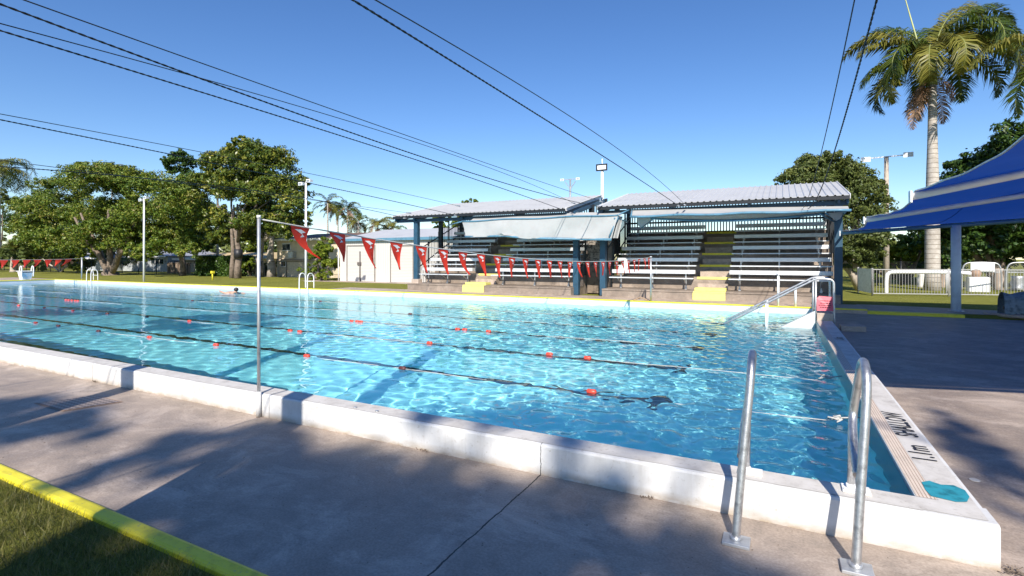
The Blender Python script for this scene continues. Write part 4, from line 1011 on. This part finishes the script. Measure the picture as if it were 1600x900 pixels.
# tall leafy tree with pale trunks
for (px, Y, bl, trs, lb, mat, n, sd) in (
    (371, 27.0, [(355,260,2.4,1.8),(395,250,2.3,1.9),(430,262,2.2,2.0),(335,300,2.2,2.0),(380,300,2.7,2.2),(430,305,2.5,2.2),(460,330,1.4,1.6),(350,345,2.0,1.6),(410,350,2.4,1.5),(450,360,1.2,1.2),(345,372,1.4,1.0)], [(371,395),(352,392)], 'tallest leafy tree, yellow green, with a dark banded trunk', 'mango', 92000, 2),
    (412, 30.5, [(415,335,2.4,1.7),(450,355,1.8,1.6),(395,365,1.8,1.3),(462,300,1.5,1.6)], [(410,385),(425,380)], 'leafy tree with a pair of smooth pale trunks behind the pole', 'mango', 30000, 3),
    (285, 29.0, [(283,258,2.0,1.3),(300,285,1.8,1.5),(275,300,1.6,1.6),(300,330,2.4,1.8),(290,365,2.2,1.4),(318,385,1.2,.9)], [(290,385)], 'dark leafy tree between the spreading tree and the tallest one', 'deep', 44000, 4)):
    p = at(px, 430, Y); base = (p.x, Y, G); bb = []
    rg = np.random.RandomState(sd)
    for (x, y, rx, rz) in bl:
        YY = Y+rg.uniform(-.8, 1.2); c = at(x, y, YY); bb.append((c.x-p.x, YY-Y, c.z-G, rx*.95, rx*.9, rz*.9))
    tp = []
    for (x, y) in trs:
        c = at(x, y, Y); tp.append((c.x-p.x, 0, c.z-G))
    tr_ = [((0,0,0), [(0,0,6.0)], .30)]+[((0,0,2.6+.3*i_), [b_[:3]], .12) for i_, b_ in enumerate(bb[:7])]
    if px == 412: tr_ = [((-.5,0,0), [(-.3,0,4.6)], .40), ((1.0,0,0), [(.9,0,4.6)], .42)]+[((.2,0,3.2), [b_[:3]], .16) for b_ in bb]
    if px == 371: tr_ += [((-1.1,.3,0), [(-.9,.3,6.0)], .24)]
    tree('leafy_tree', base, bb, n, .105, LM[mat], lb, tr_, 'barkp' if px == 412 else 'bark', seed=sd, clump=.42)
p = at(371, 400, 26.9); 
MB().tube([(p.x-.02,27.,1.85),(p.x-.02,27.,2.55)], .33, 9).build('trunk_band', M['black'], bpy.data.objects['leafy_tree'])
# right-hand trees
for (Y, bl, lb, mat, n, ls, sd, bark, px0) in (
    (31., [(1285,262,1.6,1.0),(1262,285,1.6,1.2),(1300,280,1.8,1.3),(1328,290,1.3,1.3),(1338,320,1.5,1.4),(1335,355,1.6,1.5),(1340,390,1.5,1.2),(1330,400,1.6,1.0),(1232,282,.8,.5)], 'olive grey tree rising behind the right stand', 'olive', 80000, .065, 11, 'barkp', 1345),
    (42., [(1410,395,1.6,1.2),(1440,390,1.6,1.0),(1385,400,1.4,1.2)], 'low bright bush tree between the timber pole and the tall palm', 'bright', 9000, .13, 12, 'bark', 1412),
    (38., [(1500,350,2.6,2.6),(1545,290,2.6,2.3),(1585,260,2.6,2.2),(1520,262,1.5,1.2),(1580,340,3.2,2.8),(1540,380,3.0,1.8),(1625,300,3,3),(1625,370,3,2)], 'big dark evergreen tree behind the blue canopy', 'deep', 85000, .11, 13, 'bark', 1560),
    (36., [(690,345,.9,.7),(690,365,1.0,.9),(720,350,.9,.8),(735,365,.9,.7)], 'yellow green shrub seen through the side fence of the shed side stand', 'bright', 6000, .1, 14, 'bark', 700),
    (48., [(735,318,1.3,.55),(712,324,1.0,.4)], 'green treetop showing over the shed side stand roof', 'bright', 5000, .12, 15, 'bark', 735),
    (27.5, [(497,405,1.0,.9),(510,385,.9,.8),(488,425,.9,.7),(505,435,.7,.5),(515,415,.8,.8)], 'wispy green shrub in front of the beige house', 'bright', 7000, .10, 16, 'bark', 500),
    (30., [(95,395,1.2,.9),(110,410,1.5,.9),(85,380,1.2,.9),(60,400,1.2,1.0)], 'frangipani with pale bare branches beside the far pennants', 'mango', 5000, .16, 17, 'barkp', 95),
    (33., [(428,414,1.2,.5),(420,422,1.2,.4)], 'low reddish bush at the foot of the pale trunks', 'mango', 2500, .1, 18, 'bark', 425),
    (30.5, [(388,415,.8,.9),(392,426,.8,.6)], 'small bright shrub between the pale trunks and the hedge', 'bright', 2500, .1, 19, 'bark', 390),
    (44., [(5,320,2.5,2.5),(-20,380,3,3),(8,395,2.6,1.6)], 'dark tree at the far corner behind the ringed palm', 'olive', 12000, .16, 20, 'bark', 0),
    (52., [(20,350,4,3),(60,365,4,2.6),(100,360,4,2.6),(140,372,3,2.2)], 'dark row of garden trees behind the pale roofed house', 'deep', 22000, .15, 22, 'bark', 70),
    (55., [(180,360,4,2.8),(220,365,4,2.8),(260,362,4,2.6),(300,372,3.4,2.2)], 'dark tree mass behind the blue grey cottages', 'deep', 22000, .15, 23, 'bark', 225),
    (58., [(350,378,4,2.4),(395,372,4,2.8),(440,380,3.6,2.4)], 'dull green tree far behind the straw roofed house', 'olive', 18000, .15, 24, 'bark', 380),
    (50., [(1330,402,2.4,1.8),(1365,408,2.4,1.6),(1400,412,2.4,1.4),(1440,410,2.4,1.6),(1480,400,2.6,2.0)], 'low dark trees closing the view behind the bar fence', 'deep', 22000, .14, 25, 'bark', 1400),
    (50., [(400,385,2.2,2.0),(340,360,2.4,2.0),(450,395,2.0,1.4)], 'bright green tree behind the low yellow roofed house', 'bright', 12000, .15, 21, 'bark', 395)):
    p = at(px0, 430, Y); base = (p.x, Y, G); bb = []; rg = np.random.RandomState(sd)
    for (x, y, rx, rz) in bl:
        YY = Y+rg.uniform(-.6, .8); c = at(x, y, YY); bb.append((c.x-p.x, YY-Y, c.z-G, rx, rx*.9, rz))
    nm = 'shrub' if sd in (14, 16, 18, 19) else 'background_tree'
    tr_ = [((0,0,0), [b_[:3]], .12 if nm == 'shrub' or sd == 17 else .22) for b_ in bb[:6]]
    tree(nm, base, bb, n, ls, LM[mat], lb, tr_, bark, seed=sd, cat='shrub' if nm == 'shrub' else 'tree', clump=.42)
# clipped dark hedge
a, c = at(311, 430, 29.6), at(377, 430, 29.6)
rg = np.random.RandomState(9); V, F = [], []
Vh = []
n = 16000; hx = rg.uniform(a.x, c.x, n); hy = rg.uniform(29.3, 31.0, n); hz = rg.uniform(.2, 1.95, n)
face = rg.randint(0, 3, n); hy = np.where(face == 0, 29.3+rg.normal(0, .05, n), hy); hz = np.where(face == 1, 1.93+rg.normal(0, .05, n), hz)
C = np.stack([hx, hy, hz], 1); nr = rg.normal(size=(n, 3)); nr /= np.linalg.norm(nr, axis=1)[:, None]; tt = np.cross(nr, rg.normal(size=(n, 3))); tt /= np.linalg.norm(tt, axis=1)[:, None]; ww = np.cross(nr, tt); s = .09
V = np.stack([C-tt*s, C+ww*s*.6, C+tt*s, C-ww*s*.6], 1).reshape(-1, 3)
t = empty('hedge', ((a.x+c.x)/2, 30, .2), 'clipped dark green hedge behind the banded trunk', 'hedge'); npmesh('foliage', V, np.arange(n*4).reshape(n, 4), LM['deep'], t)
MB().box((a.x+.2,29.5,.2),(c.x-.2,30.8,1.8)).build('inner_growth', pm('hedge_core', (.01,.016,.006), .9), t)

# palms
def frond(base, az, el, L, droop, rng, lw=.035, ll=.7, n=70, curl=.0, vee=.5):
    """returns rachis points and leaflet V,F lists"""
    P_ = []; p = Vector(base); e = el; k = 16
    for i in range(k+1):
        P_.append(p.copy()); d = Vector((math.cos(az)*math.cos(e), math.sin(az)*math.cos(e), math.sin(e)))
        p = p+d*(L/k); e -= droop/k*(0.5+1.4*i/k); az += curl/k
    V = []
    for i in range(n):
        s = .14+.86*i/n; f = s*k; j = min(k-1, int(f)); q0 = P_[j].lerp(P_[j+1], f-j); d = (P_[j+1]-P_[j]).normalized()
        side = d.cross(Vector((0,0,1)));
        if side.length < .1: side = Vector((-math.sin(az), math.cos(az), 0))
        side.normalize(); upv = side.cross(d)
        l = ll*(math.sin(math.pi*min(1, .18+s*.84))**.6)*rng.uniform(.8, 1.1)
        for sg in (-1, 1):
            dd = (side*sg*rng.uniform(.7, 1.)+d*rng.uniform(.45, .8)+upv*rng.uniform(-.15, vee)).normalized()
            tip = q0+dd*l+Vector((0,0,-l*rng.uniform(.25, .65))); mid = q0+dd*l*.55+Vector((0,0,-l*.04)); w = d*lw
            V += [q0-w*.6, q0+w*.6, mid+w, mid-w, tip]
    return P_, V
def palm(base, H, r, fr, label, seed, crown_shaft=True, LL=.8, nl=70, dead=4, leanx=0., name='palm_tree', group=None, lw=.035, mat='palm', bark='palmbark'):
    rng = random.Random(seed); base = Vector(base); t = empty(name, base, label, 'palm tree', group)
    topp = base+Vector((leanx, 0, H)); n = 14; P_ = [base.lerp(topp, i/n) for i in range(n+1)]
    rs = [r*(1.3 if i == 0 else 1.10-.55*(i/n)+.10*math.sin(math.pi*min(1, i/n*1.3))) for i in range(n+1)]
    MB().tube(P_, rs, 14).build('trunk', M[bark], t)
    if crown_shaft: MB().tube([topp, topp+Vector((0,0,.7)), topp+Vector((.03,0,1.5))], [r*.72, r*.55, r*.25], 10).build('crownshaft', pm('green_shaft', (.22,.26,.10), .5), t); top_ = topp+Vector((0,0,1.2))
    else: top_ = topp
    rb = MB(); VA, VB = [], []
    for i, (az, el, L, dr, cu) in enumerate(fr):
        pp, V = frond(top_+Vector((0,0,rng.uniform(-.3,.2))), az, el, L, dr, rng, lw, LL, nl, cu)
        rb.tube(pp, [max(.008, r*.16*(1-k/17)) for k in range(17)], 5); (VB if (i % 3 == 0 and mat == 'palm') else VA).extend(V)
    rb.build('stalks', pm('frond_stalk', (.20,.22,.06), .5), t)
    for V, mm in ((VA, mat), (VB, 'palmy')):
        if not V: continue
        k = len(V)//5; Vn = np.array([tuple(v) for v in V]); i0 = np.arange(k)*5
        F = np.concatenate([np.stack([i0, i0+1, i0+2, i0+3], 1)]); me_F = F
        F3 = np.stack([i0+3, i0+2, i0+4], 1)
        b = np.concatenate([F[:, [0,1,2]], F[:, [0,2,3]], F3])
        npmesh('fronds', Vn, b, LM[mm], t)
    if dead:
        VD = []
        for i in range(dead):
            _, V = frond(topp+Vector((0,0,rng.uniform(-.1,.7))), rng.uniform(0,6.28), -.7, rng.uniform(1.6, 3.0), .9, rng, .03, .6, 50); VD += V
        k = len(VD)//5; Vn = np.array([tuple(v) for v in VD]); i0 = np.arange(k)*5
        npmesh('dead_fronds', Vn, np.concatenate([np.stack([i0,i0+1,i0+2],1), np.stack([i0,i0+2,i0+3],1), np.stack([i0+3,i0+2,i0+4],1)]), M['deadf'], t)
    return t
# right (screen) = camera x axis; give frond azimuths relative to it
A0 = TH
def az(deg): return A0+R(deg)
pp = at(1457, 458, 32.9)
fr = [(az(178),.80,4.4,1.7,0),(az(165),.35,3.8,1.6,0),(az(197),.60,4.8,3.3,0),(az(186),.2,4.2,2.5,0),(az(285),.95,5.2,3.3,0),(az(303),.75,5.2,3.1,0),(az(258),.6,4.6,3.3,0),(az(345),.65,5.4,2.3,0),(az(350),.3,4.4,2.2,0),
      (az(325),.6,5.2,2.9,0),(az(5),1.2,6.2,2.0,0),(az(-10),1.0,5.0,2.1,0),(az(22),1.25,6.2,1.7,0),(az(50),1.2,6.2,1.8,0),(az(105),1.2,5.6,1.7,0),(az(145),1.05,5.0,2.1,0),(az(62),.5,4.6,2.7,0),(az(120),.4,4.4,2.8,0),(az(228),.5,4.2,3.2,0),(az(30),.6,5.0,2.6,0),(az(0),.75,5.2,2.3,0)]
tall = palm((pp.x, 32.9, G), 10.3, .30, fr, 'tall royal palm with ringed grey trunk behind the white fence', 21, LL=1.0, nl=120, dead=7, lw=.038)
sp0 = Vector((pp.x, 32.9, G+11.3)); MB().tube([sp0, at(1432, 60, 32.9), at(1415, 0, 32.9), at(1410, -20, 32.9)], [.05,.04,.025,.012], 6).build('spear', pm('young_spear', (.45,.48,.20), .5), tall)
p2 = at(1712, 458, 31.)
fr = [(az(174),.62,5.8,1.7,0),(az(180),.2,5.2,2.1,0),(az(196),-.1,4.4,2.2,0),(az(210),.2,4.4,3.0,0),(az(320),.5,5,1.8,0),(az(20),.6,5,1.8,0),(az(80),.9,5,1.8,0),(az(265),.4,4.4,2.8,0),(az(5),.2,4.6,2.2,0)]
palm((p2.x, 31., G), 8.7, .36, fr, 'palm at the picture edge whose fronds reach towards the tall one', 22, LL=.95, nl=110, dead=2, lw=.038)
def small_palm(px, py_top, Y, label, seed, n=13, L=2.3, r=.12, ll=.5, zb=G, lean=0., name='palm_tree', mat='palm', drp=1.8, lw=.03, bark='palmbark'):
    rng = random.Random(seed); p = at(px, py_top, Y)
    fr = [(rng.uniform(0, 6.28), rng.uniform(-.1, 1.1), L*rng.uniform(.8, 1.15), drp*rng.uniform(.8, 1.2), rng.uniform(-.3, .3)) for _ in range(n)]
    palm((p.x-lean, Y, zb), p.z-zb, r, fr, label, seed, False, ll, 34, 2, lean, name, 'palms beyond the lawn', lw, mat, bark)
small_palm(512, 318, 42, 'slender palm over the beige house, leftmost of the cluster', 31)
small_palm(543, 325, 43, 'slender palm over the beige house, second of the cluster', 32)
small_palm(528, 332, 44, 'shorter slender palm in the middle of the cluster', 33)
small_palm(560, 345, 42, 'slender palm nearest the shed roof in the cluster', 34)
small_palm(590, 352, 45, 'bushy golden palm showing just above the shed roof', 35, 16, 2.6, ll=.6, mat='palmy')
small_palm(612, 358, 46, 'low bushy palm above the shed roof next to the stand', 36, 14, 2.2, ll=.6)
small_palm(340, 246, 34, 'feathery palm head poking out of the tallest leafy tree', 37, 14, 2.0)
small_palm(175, 262, 44, 'small palm head rising just behind the spreading tree', 38, 12, 2.4)
small_palm(-2, 262, 30, 'big drooping palm cut by the picture edge', 39, 34, 5.6, .22, 1.0, drp=3.0, lw=.05)
small_palm(22, 388, 27.5, 'stout palm with a rough pineapple like head at the deep end', 40, 34, 1.9, .34, .6, drp=1.4, bark='barkp')

# ------------------------------------------------------------------ houses beyond the lawn
def house(Y, x0, x1, depth, wall_y, roof_y, wm, rm, label, wins=(), hip=.25, eave=.5, extra=None):
    a, c = at(x0, 430, Y), at(x1, 430, Y); zw = at((x0+x1)/2, wall_y, Y).z; zr = at((x0+x1)/2, roof_y, Y+depth*.5).z
    t = empty('house', (a.x, Y, G), label, 'house', 'houses beyond the lawn')
    MB().box((a.x,Y,G),(c.x,Y+depth,zw)).build('wall', wm, t)
    xa, xb, ya, yb = a.x-eave, c.x+eave, Y-eave, Y+depth+eave; h = hip*(xb-xa)
    b = MB(); b.add([(xa,ya,zw),(xb,ya,zw),(xb,yb,zw),(xa,yb,zw),(xa+h,(ya+yb)/2,zr),(xb-h,(ya+yb)/2,zr)], [(0,1,5,4),(1,2,5),(2,3,4,5),(3,0,4),(0,3,2,1)]); b.build('roof', rm, t)
    MB().box((xa,ya-.04,zw-.16),(xb,ya,zw+.02)).build('gutter', M['white'], t)
    for (wx0, wx1, wy0, wy1) in wins:
        p0, p1 = at(wx0, wy1, Y-.03), at(wx1, wy0, Y-.03)
        w_ = MB().box((p0.x,Y-.05,p0.z),(p1.x,Y-.004,p1.z)).build('window', M['white'], t)
        n_ = max(1, int(round((p1.x-p0.x)/1.0)))
        for k in range(n_):
            xx0 = p0.x+(p1.x-p0.x)*k/n_+.06; xx1 = p0.x+(p1.x-p0.x)*(k+1)/n_-.06
            MB().box((xx0,Y-.062,p0.z+.07),(xx1,Y-.052,p1.z-.07)).build('pane', M['glass'], w_)
    return t
q = NT('window_glass'); q.b.inputs['Base Color'].default_value = (.02,.03,.04,1); q.b.inputs['Roughness'].default_value = .08; M['glass'] = q.m
grw = pm('blue_grey_boards', (.42,.45,.48), .6, .08, 2); bgw = pm('beige_render', (.66, .55, .40), .8, .15, 2); grr = pm('grey_roof', (.28,.29,.33), .5, .1, 1); ylr = pm('straw_roof', (.50,.38,.20), .7, .15, 1); dkw = pm('dark_brown_wall', (.10,.07,.05), .8)
house(40, 22, 76, 8, 397, 383, dkw, pm('pale_roof', (.50,.51,.54), .5), 'dark walled house with pale grey roof beside the ringed palm', ((35,50,404,416),), .2)
house(36, 128, 176, 8, 403, 391, grw, grr, 'blue grey cottage half hidden by the spreading tree, left wing', ((136,139,404,424),), .2)
house(37, 190, 262, 8, 400, 389, grw, grr, 'blue grey cottage with dark windows right of the spreading trunk', ((204,216,403,413),(236,256,404,413)), .2)
house(38, 286, 402, 8, 404, 395, pm('cream_wall', (.55,.48,.40), .8), ylr, 'long low house with a straw coloured roof behind the hedge', ((305,312,406,424),(380,398,408,418)), .12, .8)
h4 = house(31.5, 433, 532, 8, 373, 366, bgw, pm('brown_roof', (.16,.10,.07), .7), 'two storey beige house between the pale trunks and the shed', ((441,454,380,392),(509,518,379,392),(439,447,407,417)), .1, .4)
p0 = at(458, 398, 31.4); MB().box((p0.x-.3,31.1,p0.z-.25),(p0.x+.3,31.49,p0.z+.25)).build('air_conditioner', M['galv'], h4)
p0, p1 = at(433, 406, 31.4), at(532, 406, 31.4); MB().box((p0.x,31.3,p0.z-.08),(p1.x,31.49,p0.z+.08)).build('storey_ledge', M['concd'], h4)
# fences behind the lawn
a, c = at(261, 427, 33.5), at(297, 427, 33.5); t = empty('timber_fence', (a.x,33.5,G), 'weathered timber paling fence between two cottages', 'fence')
zf = at(280, 411, 33.5).z
MB().box((a.x,33.5,G),(c.x,33.56,zf)).build('palings', pm('grey_timber', (.28,.21,.16), .85, .3, 9), t)
MB().box((a.x,33.45,zf-.05),(c.x,33.62,zf+.05)).build('cap_rail', M['bark'], t)
for i in range(3):
    x = a.x+(c.x-a.x)*(.1+.4*i); MB().box((x-.06,33.42,G),(x+.06,33.5,zf)).build('post', M['bark'], t)
t = empty('wire_fence', (-50, 29.2, G), 'dark wire mesh fence along the back of the far lawn', 'fence')
a, c = at(-40, 430, 30.2), at(535, 430, 30.2); zt2 = at(250, 408, 30.2).z
b = MB()
for z in (G+.05, zt2): b.tube([(a.x,30.2,z),(c.x,30.2,z)], .02, 4)
b.build('rails', M['dark'], t)
n = 22
for i in range(n+1):
    x = a.x+(c.x-a.x)*i/n; MB().tube([(x,30.2,G),(x,30.2,zt2+.02)], .035, 6).build('post', M['dark'], t)
q = NT('dark_mesh'); v1 = q.n('ShaderNodeSeparateXYZ', {'Vector': q.tc.outputs['Object']})
s1 = q.math('FRACT', q.math('MULTIPLY', q.math('ADD', v1.outputs[0], v1.outputs[2]), 9.)); s2 = q.math('FRACT', q.math('MULTIPLY', q.math('SUBTRACT', v1.outputs[0], v1.outputs[2]), 9.))
q.link(q.math('MAXIMUM', q.math('LESS_THAN', s1, .05), q.math('LESS_THAN', s2, .05)), 'Alpha'); q.b.inputs['Base Color'].default_value = (.04,.04,.04,1)
MB().add([(a.x,30.2,G),(c.x,30.2,G),(c.x,30.2,zt2),(a.x,30.2,zt2)], [(0,1,2,3)]).build('mesh', q.m, t)
t = empty('wire_fence', (2, 37, G), 'dark wire mesh fence in the shade behind the white bar fence', 'fence')
a, c = at(1335, 420, 38), at(1660, 420, 38); zt2 = at(1400, 408, 38).z
MB().add([(a.x,38,G),(c.x,38,G),(c.x,38,zt2),(a.x,38,zt2)], [(0,1,2,3)]).build('mesh', q.m, t)
for i in range(9):
    x = a.x+(c.x-a.x)*i/8; MB().tube([(x,38,G),(x,38,zt2)], .04, 6).build('post', M['dark'], t)
# yellow marker post on the lawn
p = at(332, 436, 24.0); t = empty('marker_post', (p.x,24.,G), 'stubby yellow marker post on the far lawn', 'marker post')
MB().tube([(p.x,24,G),(p.x,24,at(332,426,24).z)], .05, 8).build('shaft', M['yellow'], t)
zz = at(332,426,24).z; MB().box((p.x-.1,23.9,zz-.06),(p.x+.12,24.1,zz+.12), .01).build('head', M['yellow'], t)
# a few garden shrubs in front of the cottages
for i, (px, Y, s_, lb) in enumerate(((120, 28.5, .9, 'leafy clump at the foot of the frangipani'), (60, 33, 1.2, 'dark shrub before the pale roofed house'), (5, 32, 1.4, 'dark shrub at the deep end picture edge'), (415, 32.5, .6, 'small round shrub between the pale trunks'))):
    p = at(px, 430, Y); tree('shrub', (p.x, Y, G), [(0,0,s_*.6,s_,s_*.9,s_*.7),(s_*.8,0,s_*.5,s_*.7,s_*.7,s_*.5)], 2600, .11, LM['deep' if i else 'mango'], lb, [((0,0,0), [(0,0,s_*.5)], .06)], seed=60+i, cat='shrub')
# far belt of trees at the horizon (reads as one mass)
rg = np.random.RandomState(77); bl = []
for i in range(150):
    th = rg.uniform(-75, 60); dd = rg.uniform(75, 120); x = math.sin(R(th)-TH)*dd; y = math.cos(R(th)-TH)*dd; hh = rg.uniform(2.4, 4.2)
    bl.append((x, y, hh*.6, rg.uniform(3, 6), rg.uniform(3, 6), hh*.6))
V, F = leaves(bl, 60000, .38, rg); npmesh('distant_wood', V, F, LM['olive'], kind='stuff', label='low belt of trees on the horizon')

# near grass blades behind the kerb
rg = np.random.RandomState(4); n = 46000
gx = rg.uniform(-9.5, -1.8, n); gy = 1.80-np.abs(rg.normal(0, .9, n)); gzv = np.full(n, .018)
C = np.stack([gx, gy, gzv], 1); a = rg.uniform(0, 6.28, n); w = .0028; h = rg.uniform(.025, .075, n)
dx = np.stack([np.cos(a), np.sin(a), np.zeros(n)], 1)*w; lean = np.stack([rg.normal(0, .028, n), rg.normal(0, .028, n), h], 1)
V = np.stack([C-dx, C+dx, C+lean], 1).reshape(-1, 3)
npmesh('grass', V, np.arange(n*3).reshape(n, 3), leafmat('grass_blades', [(.05,.07,.015), (.13,.14,.03), (.38,.30,.14)], .25), kind='stuff', label='short rough grass beside the yellow kerb')

# ------------------------------------------------------------------ things behind the viewpoint that throw the long shadows
def back_to(g, z): return Vector((g[0], g[1], 0))-SD*(z/math.tan(EL))
def shade_post(g, Yb, r, h, label):  # adds an unseen post to cast a shadow band over deck and wall
    s = (Yb-g[1])/SD.y; p = Vector((g[0], g[1], 0))+SD*s
    t = MB().box((p.x-r,p.y-r,-.03),(p.x+r,p.y+r,h)).build('shadow_post', M['bark']); tag(t, label, 'post', 'unseen posts added to cast shadow bands')
shade_post((-4.75, 3.9), .35, .12, 6.6, 'unseen tall post added to cast a shadow, nearer the flag pole')
shade_post((-8.05, 3.9), .35, .12, 6.8, 'unseen tall post added to cast a shadow, farther along the kerb')
def shade_tree(g, z, blobs, n, size, seed, label, mat='mango', clump=.5):
    c = back_to(g, z); tree('shade_tree', (c.x, c.y, -.03), [(b_[0], b_[1], z+b_[2], *b_[3:]) for b_ in blobs], n, size, LM[mat], label, [((0,0,0), [(0,0,z-1.5)], .22), ((0,0,z-2.5), [(1.2,0,z),(-1.2,.3,z)], .12)], group='trees behind the viewpoint', seed=seed, clump=clump)
shade_tree((-1.5, 1.85), 17, [(-1.0,0,0,1.8,1.5,.8),(.6,.2,.2,1.9,1.6,.8),(2.2,-.3,-.2,1.2,1.2,.6)], 15000, .17, 51, 'leafy tree behind the viewpoint shading the near deck')
shade_tree((-5.6, 2.2), 19, [(-1.9,.5,0,1.6,.6,.35),(1.0,.7,.1,1.3,.8,.4),(3.4,-1.5,.0,1.6,.9,.4)], 7600, .17, 52, 'thin crowned tree on the near lawn')
shade_tree((-18., 8.), 19., [(-4,0,0,2.6,1.6,1.2),(3,1,0,2.4,1.5,1.2)], 6000, .22, 53, 'tree beyond the kerb shading the deep end')
shade_tree((-1.9, 4.9), 18., [(-.9,0,0,.9,.7,.35),(.45,.1,0,.7,.7,.35)], 3600, .16, 54, 'small crown that shades the water by the near wall')

shade_tree((1.62, 6.3), 17., [(0,0,0,.22,1.3,.15),(1.2,-.9,0,.5,.5,.2)], 2600, .13, 55, 'long leaf clump added behind the viewpoint to throw a streak over the side deck')  # unseen leaf clump, stretched only to shape the shadow streak
for o in RECV: o.cycles.is_caustics_receiver = True
